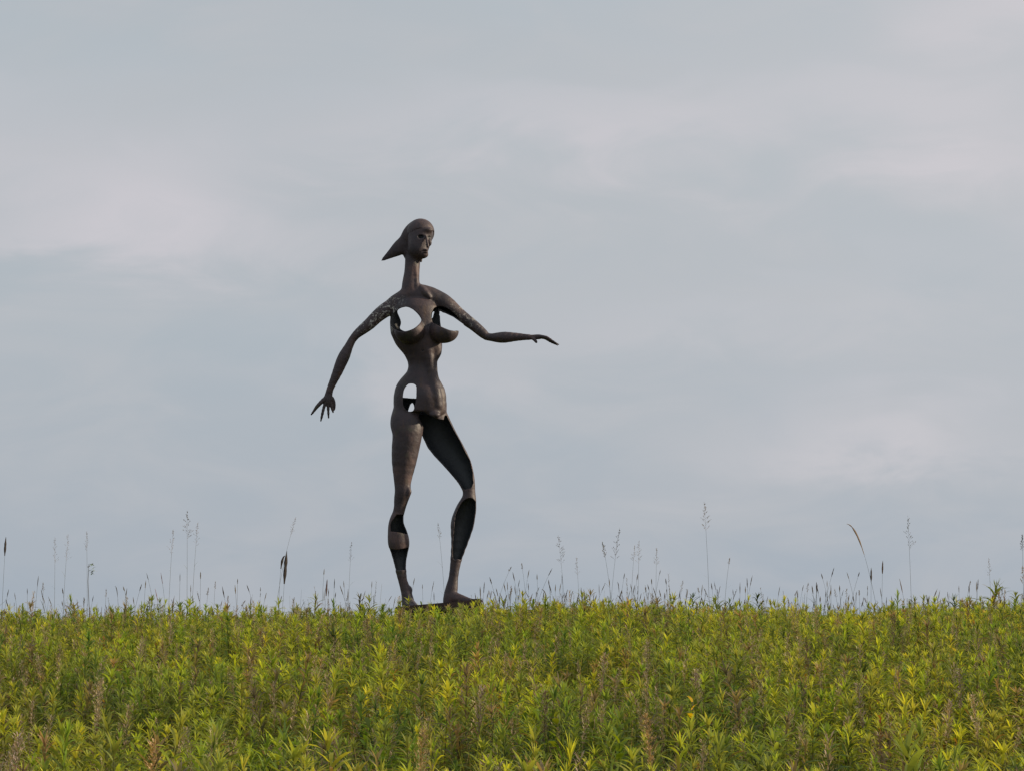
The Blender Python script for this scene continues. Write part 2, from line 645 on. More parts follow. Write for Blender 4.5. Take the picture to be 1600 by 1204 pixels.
def surface(prims, cuts, shell, carve=(), vox=VOX, dig=()):
    """sample the distance field in blocks near the surface and skin it with surface nets"""
    BS = 16
    lo = np.array([1e9] * 3)
    hi = -lo
    for p in prims:
        if p.kind == 'cone':
            r = max(p.ra, p.rb)
            pts = [p.a - r, p.a + r, p.b - r, p.b + r]
        elif p.kind == 'loft':
            pts = list(p.box)
        else:
            pts = [p.a - p.r, p.a + p.r]
        for q in pts:
            lo, hi = np.minimum(lo, q), np.maximum(hi, q)
    lo, hi = lo - 4, hi + 4
    nb = np.ceil((hi - lo) / (vox * BS)).astype(int)
    NN = nb * BS + 2
    bi = np.stack(np.meshgrid(*[np.arange(n) for n in nb], indexing='ij'), -1).reshape(-1, 3)
    cen = lo + (bi + 0.5) * vox * BS
    half = 0.5 * vox * BS * math.sqrt(3)
    D = np.stack([d_prim(p, cen) for p in prims], 0)
    stretch = np.array([1.0 / min(1.0, getattr(p, 's', 1.0)) if p.kind == 'cone' else 1.6 for p in prims])
    reach = half * stretch
    near = D.min(0)
    allV, allK, allI, Q = [], [], [], []
    ar = np.arange(BS + 1)
    G = np.stack(np.meshgrid(ar, ar, ar, indexing='ij'), -1)
    corners = [(a, b, c) for a in (0, 1) for b in (0, 1) for c in (0, 1)]
    edges = [(p, q) for i, p in enumerate(corners) for q in corners[i + 1:] if sum(abs(x - y) for x, y in zip(p, q)) == 1]
    for n in range(len(bi)):
        if not ((D[:, n] - reach) < 3).any() or (near[n] < -(half * 1.6 + 8)):
            continue
        P = lo + (bi[n] * BS + G) * vox
        use = np.nonzero((D[:, n] - reach) < 9)[0]
        f = np.full(G.shape[:3], 60.0)
        fh = np.full(G.shape[:3], 60.0)
        anyh = False
        for i in use:
            p = prims[i]
            d = d_prim(p, P)
            f = smin(f, d, p.k)
            if p.hollow:
                fh = smin(fh, d, p.k)
                anyh = True
        for e in carve:
            if (np.abs(e.a - cen[n]) < e.r + half + 6).all():
                f = smax(f, -d_prim(e, P), e.k)
        if f.min() > 0:
            continue
        solid = f
        if anyh and shell:
            f = np.maximum(f, -(fh + shell))
        for c in cuts:
            if cen[n][0] + half < c.lo[0] or cen[n][0] - half > c.hi[0] or cen[n][1] + half + 8 < c.lo[1] or cen[n][1] - half - 8 > c.hi[1]:
                continue
            f = smax(f, -c.d(P), 0.5)
        S = f < 0
        if S.all() or not S.any():
            continue
        cs = np.zeros((BS,) * 3, int)
        for a, b, c in corners:
            cs += S[a:a + BS, b:b + BS, c:c + BS]
        idx = np.argwhere((cs > 0) & (cs < 8))
        if not len(idx):
            continue
        acc = np.zeros((len(idx), 3))
        cnt = np.zeros(len(idx))
        for p, q in edges:
            ip, iq = idx + p, idx + q
            fp, fq = f[ip[:, 0], ip[:, 1], ip[:, 2]], f[iq[:, 0], iq[:, 1], iq[:, 2]]
            m = (fp < 0) != (fq < 0)
            t = np.where(m, fp / np.where(m, fp - fq, 1), 0)
            acc += np.where(m[:, None], ip + (iq - ip) * t[:, None], 0)
            cnt += m
        acc /= cnt[:, None]
        gi = idx + bi[n] * BS
        allV.append(lo + (acc + bi[n] * BS) * vox)
        allK.append((gi[:, 0] * NN[1] + gi[:, 1]) * NN[2] + gi[:, 2])
        fi = np.clip(np.rint(acc).astype(int), 0, BS)
        allI.append(solid[fi[:, 0], fi[:, 1], fi[:, 2]])
        for ax in range(3):
            o = [0, 0, 0]
            o[ax] = 1
            Sa = S[:BS, :BS, :BS]
            Sb = S[o[0]:o[0] + BS, o[1]:o[1] + BS, o[2]:o[2] + BS]
            e = np.argwhere(Sa != Sb)
            if not len(e):
                continue
            ins = Sa[e[:, 0], e[:, 1], e[:, 2]]
            g = e + bi[n] * BS
            b_, c_ = (ax + 1) % 3, (ax + 2) % 3
            offs = []
            for sb, sc_ in ((0, 0), (1, 0), (1, 1), (0, 1)):
                h = g.copy()
                h[:, b_] -= sb
                h[:, c_] -= sc_
                offs.append((h[:, 0] * NN[1] + h[:, 1]) * NN[2] + h[:, 2])
            qd = np.stack(offs, 1)
            qd[~ins] = qd[~ins][:, ::-1]
            Q.append(qd)
    V, K, I, Q = np.concatenate(allV), np.concatenate(allK), np.concatenate(allI), np.concatenate(Q)
    order = np.argsort(K)
    Ks = K[order]
    pos = np.clip(np.searchsorted(Ks, Q), 0, len(Ks) - 1)
    ok = (Ks[pos] == Q).all(1)
    return V, order[pos][ok], I


STATUE_Y = 40.0
_z0 = at(665, 946, STATUE_Y).z
_kz = (at(665, 342, STATUE_Y).z - _z0) / (946 - 342)
_x0 = at(665, 640, STATUE_Y).x
_kx = STATUE_Y / FPX / ray(665, 640).y
BASE = Vector((_x0, STATUE_Y, _z0))


def to_local(V):
    """shape space -> metres relative to the statue's foot"""
    out = np.empty_like(V)
    out[:, 0] = (V[:, 0] - 665) * _kx
    out[:, 1] = V[:, 2] * _kx
    out[:, 2] = (946 - V[:, 1]) * _kz
    return out


def np_mesh(name, V, F, mat, parent, attr=None):
    me = bpy.data.meshes.new(name)
    me.vertices.add(len(V))
    me.vertices.foreach_set('co', V.astype(np.float32).ravel())
    me.loops.add(len(F) * 4)
    me.polygons.add(len(F))
    me.loops.foreach_set('vertex_index', F.astype(np.int32).ravel())
    me.polygons.foreach_set('loop_start', np.arange(0, len(F) * 4, 4, dtype=np.int32))
    me.polygons.foreach_set('loop_total', np.full(len(F), 4, dtype=np.int32))
    me.update(calc_edges=True)
    me.shade_smooth()
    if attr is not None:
        a = me.attributes.new('dark_mask', 'FLOAT', 'POINT')
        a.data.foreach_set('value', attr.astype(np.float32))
    me.materials.append(mat)
    o = bpy.data.objects.new(name, me)
    COL.objects.link(o)
    o.parent = parent
    return o


def steel_material():
    m = bpy.data.materials.new('weathered_steel')
    m.use_nodes = True
    t = m.node_tree
    L = t.links.new
    b = t.nodes['Principled BSDF']
    tc = N(t, 'ShaderNodeTexCoord')
    n1 = N(t, 'ShaderNodeTexNoise', Scale=3.0, Detail=9.0, Roughness=0.65)
    L(tc.outputs['Object'], n1.inputs['Vector'])
    base = ramp(t, [(0.32, (0.033, 0.029, 0.036)), (0.50, (0.055, 0.041, 0.047)), (0.68, (0.100, 0.064, 0.063))])
    L(n1.outputs[0], base.inputs[0])
    # runs of rust, stretched down the plates
    mp = N(t, 'ShaderNodeMapping')
    mp.inputs['Scale'].default_value = (14, 14, 1.8)
    L(tc.outputs['Object'], mp.inputs[0])
    n2 = N(t, 'ShaderNodeTexNoise', Scale=1.0, Detail=6.0, Roughness=0.6)
    L(mp.outputs[0], n2.inputs['Vector'])
    r2 = ramp(t, [(0.52, (0, 0, 0)), (0.70, (1, 1, 1))])
    L(n2.outputs[0], r2.inputs[0])
    col = mixc(t, mathn(t, 'MULTIPLY', r2.outputs[0], 0.4), base.outputs[0], (0.10, 0.062, 0.036))
    # greenish film in places
    n3 = N(t, 'ShaderNodeTexNoise', Scale=5.0, Detail=4.0)
    L(tc.outputs['Object'], n3.inputs['Vector'])
    r3 = ramp(t, [(0.60, (0, 0, 0)), (0.72, (1, 1, 1))])
    L(n3.outputs[0], r3.inputs[0])
    col = mixc(t, mathn(t, 'MULTIPLY', r3.outputs[0], 0.35), col, (0.075, 0.080, 0.050))
    # pale lichen and bird lime on shoulders and upper arms
    sep = N(t, 'ShaderNodeSeparateXYZ')
    L(tc.outputs['Object'], sep.inputs[0])
    dx = mathn(t, 'ABSOLUTE', mathn(t, 'ADD', sep.outputs[0], 0.0))
    band = mathn(t, 'SUBTRACT', 1.0, mathn(t, 'MULTIPLY', mathn(t, 'ABSOLUTE', mathn(t, 'SUBTRACT', sep.outputs[2], 4.58)), 2.6), clamp=True)
    out_ = mathn(t, 'MULTIPLY', mathn(t, 'SUBTRACT', dx, 0.28), 4.0, clamp=True)
    leftm = ramp(t, [(0.42, (1, 1, 1)), (0.50, (0.42, 0.42, 0.42))])
    L(mathn(t, 'MULTIPLY_ADD', sep.outputs[0], 0.25, 0.5), leftm.inputs[0])
    mask = mathn(t, 'MULTIPLY', mathn(t, 'MULTIPLY', band, out_), leftm.outputs[0])
    vor = N(t, 'ShaderNodeTexNoise', Scale=20.0, Detail=7.0, Roughness=0.72, Distortion=0.8)
    L(tc.outputs['Object'], vor.inputs['Vector'])
    rv = ramp(t, [(0.52, (0, 0, 0)), (0.60, (1, 1, 1))])
    L(vor.outputs[0], rv.inputs[0])
    lich = mathn(t, 'MULTIPLY', mathn(t, 'MULTIPLY', rv.outputs[0], mask), 1.5, clamp=True)
    col = mixc(t, lich, col, (0.46, 0.44, 0.41))
    # near-black blue-grey colour on the shell's inside faces and in the eye sockets
    ia = N(t, 'ShaderNodeAttribute', attribute_name='dark_mask')
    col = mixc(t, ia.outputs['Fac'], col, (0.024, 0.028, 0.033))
    L(col, b.inputs['Base Color'])
    b.inputs['Metallic'].default_value = 0.0
    b.inputs['Specular IOR Level'].default_value = 0.35
    rr = mathn(t, 'MULTIPLY_ADD', n1.outputs[0], 0.35, 0.36)
    L(rr, b.inputs['Roughness'])
    nb_ = N(t, 'ShaderNodeTexNoise', Scale=7.0, Detail=8.0, Roughness=0.6)
    L(tc.outputs['Object'], nb_.inputs['Vector'])
    bp = N(t, 'ShaderNodeBump', Strength=0.55, Distance=0.03)
    L(nb_.outputs[0], bp.inputs['Height'])
    L(bp.outputs[0], b.inputs['Normal'])
    return m


M_STEEL = steel_material()


def build_statue():
    P = []
    # neck and shoulders
    P += chain([(644, 398, 2, 10), (643.5, 412, 2, 10), (642.3, 430, 1, 10.3), (641, 446, 0, 11.8), (643, 462, 0, 15)], k=6)
    P += chain([(608, 482, 0, 9.5), (622, 474, 0, 12), (642, 467, 0, 15), (662, 464, 0, 15), (684, 470, 2, 12), (700, 480, 4, 11.5)], s=0.85, k=7, hollow=True)
    # clavicles, neck tendon, breastbone
    P += chain([(654, 449, -7, 2.5), (662, 456, -12, 3), (671, 466, -14, 2.5)], k=5)
    P += chain([(649, 420, -7, 2), (650, 440, -9, 2.4), (651, 455, -12, 2.4)], k=4)
    # trunk
    P += loft([(466, 630, 668), (474, 619, 680), (482, 612, 685), (494, 609.5, 687), (505, 608.5, 687.5), (515, 609, 689), (524, 610, 690.5), (540, 617.5, 690.5),
               (546, 622, 690.6), (552, 627.5, 689.5), (557, 631.5, 687.8), (567, 636.5, 682.9), (575, 637.8, 680.9), (583, 635.8, 681.2), (588, 631.5, 681.5),
               (594, 626, 682.3), (602, 620.3, 685.5), (610, 617, 690), (621, 615, 695.8), (632, 614.7, 698), (640, 615.3, 698), (648, 615, 697.3)], 0.72)
    # pelvis floor and belly lobe that ends in a lip
    P += chain([(668, 624, -10, 24), (676, 640, -10, 18)], s=0.9, k=8, hollow=True)
    # rib, belly and hip relief
    P += chain([(681, 541, -8, 5), (682, 553, -8, 4.5), (677, 562, -9, 4)], k=7)
    P += chain([(670, 552, -17, 4), (672, 572, -14, 4), (676, 592, -15, 4), (682, 612, -22, 4.5), (685, 634, -22, 4.5)], k=7)
    P += chain([(678, 566, -8, 3), (678, 580, -8, 3), (680, 596, -10, 4), (688, 612, -10, 5), (690, 630, -10, 5)], k=7)
    P += blob(680, 650, -24, 8, 5, 6, k=5)
    # breasts
    P += blob(640.5, 518.5, -27, 23.5, 20.8, 25, k=3.5, hollow=True)
    P += chain([(688, 519.5, -18, 18.4), (691, 519.8, -22, 18.2)], k=2, hollow=True)
    P += blob(696, 519.8, -25, 21.0, 18.0, 20, k=3, hollow=True)
    # her right arm, hanging out to the side, and its open hand
    P += chain([(622, 476, 0, 12), (609, 482, 0, 11), (599, 488, -1, 10.8), (588, 497, -2, 9.8), (577, 508, -3, 9), (566, 517, -4, 7.8), (556, 525.5, -5, 6.2), (549.5, 534, -5, 5.6)], k=3)
    P += chain([(549.5, 534, -5, 5.6), (545, 543, -6, 6.3), (538.5, 557, -7, 8.6), (533, 569, -7, 8.6), (527.5, 583, -7, 7.6), (521, 598, -7, 6), (516, 610, -7, 5), (514, 618, -7, 4.8)], k=3)
    P += chain([(514.5, 616, -7, 4.8), (513, 624, -8, 6), (512.5, 630, -8, 6.2)], s=0.62, k=3)
    for pts in ([(509, 624, -9, 3.4), (502, 631, -11, 3.2), (496, 637.5, -12, 2.7), (492, 643, -11, 2.0), (487.3, 649.5, -10, 1.5)],
                [(509.5, 630, -8, 2.8), (506.8, 638, -9, 2.3), (504.5, 648, -9, 2.2), (502, 659.5, -8, 1.4)],
                [(513, 631, -8, 2.6), (513.4, 641, -8, 2.2), (514, 654.5, -7, 1.5)],
                [(517, 630, -7, 2.8), (518.7, 637, -7, 2.5), (521, 646, -7, 1.5)],
                [(519.5, 624, -5, 2.8), (522, 631, -4, 2.5), (522.5, 638, -3, 2.0), (521.8, 643, -2, 1.4)]):
        P += chain(pts, k=1.6)
    # her left arm, raised forward and bent
    P += chain([(690, 473, 3, 11.5), (702, 482, 4, 11.8), (714, 491.5, 5, 10.2), (727, 501, 5, 9), (741, 511.5, 4, 8), (752, 521, 3, 7.2), (760, 528, 2, 5.6)], k=4, hollow=True)
    P += chain([(760, 528.5, 2, 5.4), (769, 529.5, 0, 5.8), (779, 529.7, -2, 7.6), (790, 529.3, -4, 8.3), (806, 528.8, -7, 6.4), (820, 529, -9, 4.7), (831, 529.3, -11, 3.9)], k=3)
    P += chain([(831, 529.3, -11, 3.6), (839, 528.8, -12, 3.8), (846, 528.6, -13, 3.4)], k=2)
    for pts in ([(845, 528, -17, 2.4), (853, 529.2, -18, 2.2), (860, 533, -19, 1.9), (870, 539.5, -19, 1.2)],
                [(845, 528.2, -14, 2.5), (854, 529.6, -14, 2.3), (862.5, 535.5, -14, 1.9), (873, 540.8, -14, 1.2)],
                [(845, 528.6, -10.5, 2.5), (853.5, 530.5, -10, 2.2), (861, 536, -10, 1.8), (871.5, 542, -9, 1.1)],
                [(844, 529.2, -7.5, 2.3), (852, 531, -6, 2.0), (859, 535.6, -5, 1.6), (866, 539.5, -4, 1.1)],
                [(832, 531, -14, 2.4), (836, 534, -16, 2.2), (838, 537, -17, 2.0)]):
        P += chain(pts, k=1.5)
    # her right leg (carries the weight)
    P += chain([(634.5, 650, -2, 22), (635.8, 664, -5, 25.2), (637.3, 678, -9, 22.8), (634.5, 700, -8, 21.4), (632, 723, -7, 18.8), (630.3, 746, -7, 14.3), (629.8, 760, -7, 12), (630.5, 770, -7, 12), (628, 780, -6, 10.8), (625.8, 793, -5, 9)],
               s=0.9, k=3, hollow=True)
    P += chain([(625.8, 793, -5, 9), (623.5, 803, -4, 8.6), (621, 813, -4, 10.4), (620.3, 823, -4, 12.2), (622.5, 835, -4, 15), (624, 847, -4, 16.3), (625, 857, -4, 14.4), (626, 876, -4, 10.2), (628, 892, -4, 8.2), (631, 908, -4, 6.7), (635, 920, -4, 7.6), (638.5, 935, -5, 8.8), (639, 944, -6, 9.5)],
               k=2.5, hollow=True)
    P += chain([(638, 764, -13, 3), (640, 770, -13, 3.6), (637, 777, -12, 3)], k=3)
    P += blob(641, 921, -6, 4.6, 6, 4.5, k=2.5)
    P += chain([(640, 940, -8, 8), (645, 944, -22, 7), (650, 946, -36, 5), (653, 947.5, -46, 3.2)], k=4)
    # her left leg, stepping forward
    P += chain([(668, 640, 4, 24), (679, 664, 4, 24.5), (690, 688, 3, 25), (704, 708, 2, 22.3), (717, 727, 0, 19), (725, 742.5, -1, 15), (730, 755, -2, 11.8), (733, 767, -2, 9.3)],
               s=0.95, k=3, hollow=True)
    P += chain([(733, 766, -2, 9.3), (733.4, 777, -2, 9.8), (732, 786, -2, 12), (728.8, 797, -2, 15.4), (725, 810, -2, 17.2), (722.3, 823, -2, 17.5), (718.5, 848, -2, 12.8), (713.5, 873, -2, 8.9), (711, 890, -2, 7)],
               k=2.5, hollow=True)
    P += chain([(711, 888, -2, 7.2), (708.8, 905, -2, 7.3), (706.5, 919, -2, 9.2), (704, 932, -2, 9.8), (703, 943, -2, 10)], k=3)
    P += chain([(706, 932, -4, 9), (718, 935, -10, 7.5), (730, 938.5, -16, 6), (741, 940.5, -22, 4.2), (746, 941.5, -24, 3)], k=4)
    # face: the head under the hair
    P += chain([(656, 367, 0, 20), (652.3, 389.5, -6, 16.2)], s=1.0, k=5)
    P += blob(661, 399, -10, 7.5, 5.5, 8, k=5)
    P += blob(665.5, 360, -13, 10, 5, 7, k=4)                                   # brow
    P += blob(650, 381, -14, 6, 7, 4, k=7) + blob(671, 380, -11, 3, 5, 3.5, k=4)  # cheekbones
    P += chain([(665.5, 370, -19, 1.6), (667, 379, -22.5, 2.0), (668.3, 386, -24, 2.6)], k=1.8)   # nose
    P += blob(664.5, 391.5, -17, 4.2, 1.4, 3.5, k=1.5) + blob(664.5, 395, -16.5, 3.6, 1.5, 3.5, k=1.5)  # lips
    P += blob(657, 408, -6, 2.0, 3.4, 2.5, k=2)
    # eye sockets, mouth line, navel
    carve = []
    for u, v, w, a, b, c in ((657.3, 370, -22, 5.2, 2.9, 6.0), (671.8, 371, -17, 3.8, 3.0, 6.5), (664.5, 393.2, -20.5, 4.2, 0.7, 3), (661, 550, -21.5, 1.2, 1.5, 3)):
        e = ell(sp(u, v, w), (a, b, c))
        e.k = 1.2
        carve.append(e)
    # the openings cut in the steel
    chest = [(619.5, 488), (626, 483), (636, 481.7), (645, 485.5), (652.7, 492.3), (657.8, 499.5), (658.3, 504), (655, 509.5), (647, 515.8), (634.5, 520)]
    cuts = [Cut(smooth_poly([(610.5, 495)] + chest + [(624, 519.5), (613, 514), (610, 504)]), -90, -1),
            Cut(smooth_poly(chest + [(626.5, 518), (623.3, 514.5), (624.8, 509), (624.8, 503.5), (622.6, 497.5)]), -1.5, 90),
            # under her left arm: cut away front with the far wall showing
            Cut(smooth_poly([(675.5, 490), (679, 483), (687, 480.8), (698, 483.5), (709, 492), (717.5, 500.5), (722, 507), (719, 514), (713, 519), (706, 518.6), (700, 517.2), (690, 513), (682, 509), (675.5, 505)], 2), -90, -0.5),
            Cut([(673.3, 499), (674.2, 491), (676, 488.5), (677.8, 489), (676.5, 493), (674.8, 499)], -90, 90),
            Cut([(685.5, 493.5), (687, 491), (694, 491), (708, 497.5), (724, 509), (723, 521), (716, 519.3), (711, 517.3), (704.7, 514.6), (697, 507.8), (690, 500.2)], -90, 90),
            # hip
            Cut(smooth_poly([(630.5, 621), (632, 612), (636, 605), (641, 601.7), (647.5, 602.4), (651.2, 607), (651, 625), (649, 636), (646, 644), (637, 644), (632, 637.5), (630.5, 631)]), -90, -1),
            Cut([(627, 623), (628, 610), (634, 599), (654, 599), (655, 624.5), (640, 624)], -1.5, 90),
            Cut([(636.5, 648), (637, 643), (640, 634.5), (643, 631.3), (645.5, 635), (646.2, 641), (646.2, 648)], -1.5, 90),
            # thigh of the stepping leg, open in front
            Cut([(655.2, 651), (656.5, 646.5), (659, 644), (664, 645.5), (670, 650), (677, 652.5), (682, 656), (687, 657.5), (693.5, 658), (694.8, 652), (697.5, 650.5), (701, 658), (708.3, 672.5), (718.2, 690), (728, 710), (734.8, 722),
                 (738.8, 741), (739.3, 757), (736, 764), (726.5, 766.5), (723, 764), (715.7, 754), (705.5, 741), (690, 725.5), (668, 703), (658.3, 695), (660.4, 682), (661.8, 670), (659, 662), (655.5, 656)], -90, 1),
            # calves
            Cut(smooth_poly([(719.5, 790), (725, 783.7), (730, 780.5), (735.5, 779.5), (741.5, 783), (746, 794), (744, 814), (738, 837), (733, 850), (723.5, 873.3), (716, 873.5), (708.8, 873.2), (708.5, 850), (710.5, 828), (712.5, 806)], 2), -90, -1),
            Cut([(617, 811), (621, 805.5), (634, 805.5), (634.5, 819), (637, 826), (641, 836.5), (628, 833), (612.2, 831), (611.5, 824), (613.5, 816)], -90, -2),
            Cut([(608, 856.5), (614, 858.5), (622, 859.5), (632, 857.8), (643, 855), (640, 872), (639, 890), (618, 891), (611, 874)], -90, -2)]
    V, F, I = surface(P, cuts, SHELL, carve)
    root = empty('statue', BASE)
    tag(root, 'tall rusty steel statue of a striding woman with cut-out openings on the hill crest', 'statue')
    dark_mask = np.clip((-I - 0.9) / 0.5, 0, 1)
    # shallow eye sockets, painted dark to stand in for the shade of holes
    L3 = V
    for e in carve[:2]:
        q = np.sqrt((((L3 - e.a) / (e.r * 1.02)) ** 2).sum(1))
        dark_mask = np.maximum(dark_mask, np.clip((1.08 - q) / 0.1, 0, 1))
    np_mesh('body', to_local(V), F, M_STEEL, root, dark_mask)

    # hair: a cap swept back to a point
    Hh = blob(656, 363.5, 3, 21.8, 21.5, 23, k=5)
    Hh += chain([(650, 365, 5, 19.3), (643.5, 369.5, 6, 16.6), (634.5, 379, 8, 12.8), (623.5, 387.5, 9, 11.2), (612.5, 395.5, 10, 7.2), (602.5, 402.5, 11, 3.8), (594.2, 408.4, 12, 1.1)], s=0.5, k=4)
    Hh += chain([(636, 385, 13, 12), (637.5, 398, 12, 8.5), (639.5, 408, 10, 5.5)], k=4)
    hc = [Cut(smooth_poly([(640, 420), (637.8, 398), (637.5, 378), (641, 366.5), (648, 359.3), (657, 357.2), (667, 359.3), (676, 361.5), (690, 364), (690, 420)], 2), -90, 4)]
    V, F, I = surface(Hh, hc, 0, (), vox=0.8)
    np_mesh('hair', to_local(V), F, M_STEEL, root, np.zeros(len(V)))
    return root


build_statue()


def bevel_box(name, x0, x1, y0, y1, z0, z1, mat, parent, rot=0.0, seg=2, bev=0.015):
    import bmesh
    bm = bmesh.new()
    bmesh.ops.create_cube(bm, size=1)
    for v in bm.verts:
        v.co = Vector(((x0 + x1) / 2 + v.co.x * (x1 - x0), (y0 + y1) / 2 + v.co.y * (y1 - y0), (z0 + z1) / 2 + v.co.z * (z1 - z0)))
    bmesh.ops.bevel(bm, geom=bm.edges[:], offset=bev, segments=seg, affect='EDGES')
    me = bpy.data.meshes.new(name)
    bm.to_mesh(me)
    bm.free()
    me.materials.append(mat)
    o = bpy.data.objects.new(name, me)
    COL.objects.link(o)
    o.parent = parent
    return o


def build_pedestal():
    m = bpy.data.materials.new('rusted_plate')
    m.use_nodes = True
    t = m.node_tree
    b = t.nodes['Principled BSDF']
    tc = N(t, 'ShaderNodeTexCoord')
    n = N(t, 'ShaderNodeTexNoise', Scale=9.0, Detail=9.0, Roughness=0.7)
    t.links.new(tc.outputs['Object'], n.inputs['Vector'])
    r = ramp(t, [(0.3, (0.022, 0.016, 0.014)), (0.55, (0.060, 0.034, 0.026)), (0.75, (0.115, 0.062, 0.042))])
    t.links.new(n.outputs[0], r.inputs[0])
    t.links.new(r.outputs[0], b.inputs['Base Color'])
    b.inputs['Roughness'].default_value = 0.8
    bp = N(t, 'ShaderNodeBump', Strength=0.6, Distance=0.03)
    t.links.new(n.outputs[0], bp.inputs['Height'])
    t.links.new(bp.outputs[0], b.inputs['Normal'])
    g = tz(BASE.x, STATUE_Y) - BASE.z
    root = empty('pedestal', BASE)
    tag(root, 'low rusty steel pedestal under the feet of the statue, half hidden by goldenrod', 'pedestal')
    o = bevel_box('base_plate', -0.45, 0.87, -0.55, 0.45, -0.13, 0.0, m, root)
    o.rotation_euler = (0, R(-5), 0)
    o.location = (0.0, 0, 0.012)
    bevel_box('plinth', -0.36, 0.80, -0.46, 0.36, g - 0.15, -0.045, m, root)
    o = bevel_box('toe_block', 0.72, 0.89, -0.46, -0.20, -0.12, 0.10, m, root)
    return root


build_pedestal()


# ------------------------------------------------------------------ meadow
def join3(*gs):
    g = Geo()
    for a in gs:
        g.merge(a)
    return g


GR_SPECS = []
for i in range(12):
    v = i % 4
    top = (G_TOP, (0.24, 0.305, 0.050), (0.41, 0.425, 0.060), (0.29, 0.215, 0.125))[v]
    mid = (G_MID, (0.12, 0.185, 0.028), (0.23, 0.255, 0.032), (0.17, 0.145, 0.065))[v]
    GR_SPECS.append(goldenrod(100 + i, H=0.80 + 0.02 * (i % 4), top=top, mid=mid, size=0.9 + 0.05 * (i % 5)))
GR_PARTS = []
for st, lv, tp in GR_SPECS:
    GR_PARTS.append([mesh_obj(nm, g.v, g.f, M_LEAF, cols=g.c, link=False).data for nm, g in (('stem', st), ('leaves', lv), ('tip_rosette', tp))])


def proto_collection(name, meshes):
    c = bpy.data.collections.new(name)
    for i, (nm, g, mat) in enumerate(meshes):
        o = mesh_obj('%s_%s' % (nm, 'abcdefghijklmnopq'[i]), g.v, g.f, mat, cols=g.c, link=False)
        o['kind'] = 'stuff'
        c.objects.link(o)
    return c


C_GOLD = proto_collection('goldenrod_shapes', [('goldenrod', join3(*s), M_LEAF) for s in GR_SPECS])
C_GRASS = proto_collection('grass_shapes', [('grass', grass_tuft(300 + i, dry=0.10 + 0.12 * (i % 3)), M_LEAF) for i in range(5)]
                           + [('grass', join3(*plume(350 + i, H=0.84, head=0.2, wid=0.04)), M_STRAW) for i in range(3)])
C_BROAD = proto_collection('broadleaf_shapes', [('broadleaf', join3(*broadleaf(400 + i)), M_LEAF) for i in range(2)]
                           + [('broadleaf', join3(*broadleaf(410 + i, col=(0.13, 0.09, 0.03), L=0.09, W=0.022, n=24)), M_LEAF) for i in range(2)])


def scatter_tree(coll):
    t = bpy.data.node_groups.new('scatter', 'GeometryNodeTree')
    t.interface.new_socket('Geometry', in_out='INPUT', socket_type='NodeSocketGeometry')
    t.interface.new_socket('Geometry', in_out='OUTPUT', socket_type='NodeSocketGeometry')
    L = t.links.new
    gi, go = t.nodes.new('NodeGroupInput'), t.nodes.new('NodeGroupOutput')
    iop = t.nodes.new('GeometryNodeInstanceOnPoints')
    ci = t.nodes.new('GeometryNodeCollectionInfo')
    ci.inputs['Collection'].default_value = coll
    ci.inputs['Separate Children'].default_value = True
    ci.inputs['Reset Children'].default_value = True
    iop.inputs['Pick Instance'].default_value = True

    def na(name, typ):
        n = t.nodes.new('GeometryNodeInputNamedAttribute')
        n.data_type = typ
        n.inputs['Name'].default_value = name
        return n.outputs[0]
    L(gi.outputs[0], iop.inputs['Points'])
    L(ci.outputs[0], iop.inputs['Instance'])
    L(na('idx', 'INT'), iop.inputs['Instance Index'])
    e2r = t.nodes.new('FunctionNodeEulerToRotation')
    L(na('rot', 'FLOAT_VECTOR'), e2r.inputs[0])
    L(e2r.outputs[0], iop.inputs['Rotation'])
    L(na('scl', 'FLOAT_VECTOR'), iop.inputs['Scale'])
    L(iop.outputs[0], go.inputs[0])
    return t


def scatter(name, label, coll, P, rot, scl, idx):
    me = bpy.data.meshes.new(name)
    me.vertices.add(len(P))
    me.vertices.foreach_set('co', P.astype(np.float32).ravel())
    for nm, typ, arr, key in (('rot', 'FLOAT_VECTOR', rot, 'vector'), ('scl', 'FLOAT_VECTOR', scl, 'vector'), ('idx', 'INT', idx, 'value')):
        a = me.attributes.new(nm, typ, 'POINT')
        a.data.foreach_set(key, np.ascontiguousarray(arr.astype(np.int32 if typ == 'INT' else np.float32)).ravel())
    o = bpy.data.objects.new(name, me)
    COL.objects.link(o)
    md = o.modifiers.new('scatter', 'NODES')
    md.node_group = scatter_tree(coll)
    o['kind'] = 'stuff'
    o['label'] = label
    return o


def cells(step, y0, y1, jit=0.5):
    """jittered grid over the wedge of meadow that the view and its surroundings take in"""
    pts = []
    y = y0
    while y < y1:
        w = 0.2 * y + 3.5
        n = int(2 * w / step)
        xs = -w + (np.arange(n) + 0.5) * step + RNG.uniform(-jit, jit, n) * step
        ys = y + RNG.uniform(-jit, jit, n) * step
        pts.append(np.stack([xs, ys], 1))
        y += step
    return np.concatenate(pts)


def clump(x, y, f, s):
    return np.sin(x * f + s) * np.cos(y * f * 0.8 - s * 1.7) + 0.6 * np.sin(x * f * 2.3 - y * f * 1.9 + s * 3)


# statue foot is kept free
def free(P):
    return ~((P[:, 0] > BASE.x - 0.6) & (P[:, 0] < BASE.x + 1.0) & (P[:, 1] > STATUE_Y - 0.62) & (P[:, 1] < STATUE_Y + 0.55))


def height_scale(x, y):
    """meadow is shorter near the crest, with uneven swells"""
    h = 0.98 + 0.10 * clump(x, y, 1.1, 0.7) + 0.07 * clump(x, y, 2.9, 2.1)
    ax = np.abs(x - (BASE.x + 0.15))
    return h * np.where((y > 34) & (y < 40.5), 1 - 0.02 * np.exp(-(ax / 1.3) ** 2), 1.0) + np.where(y > 33, 0.13 * np.exp(-((x - 7.6) / 0.9) ** 2), 0.0)


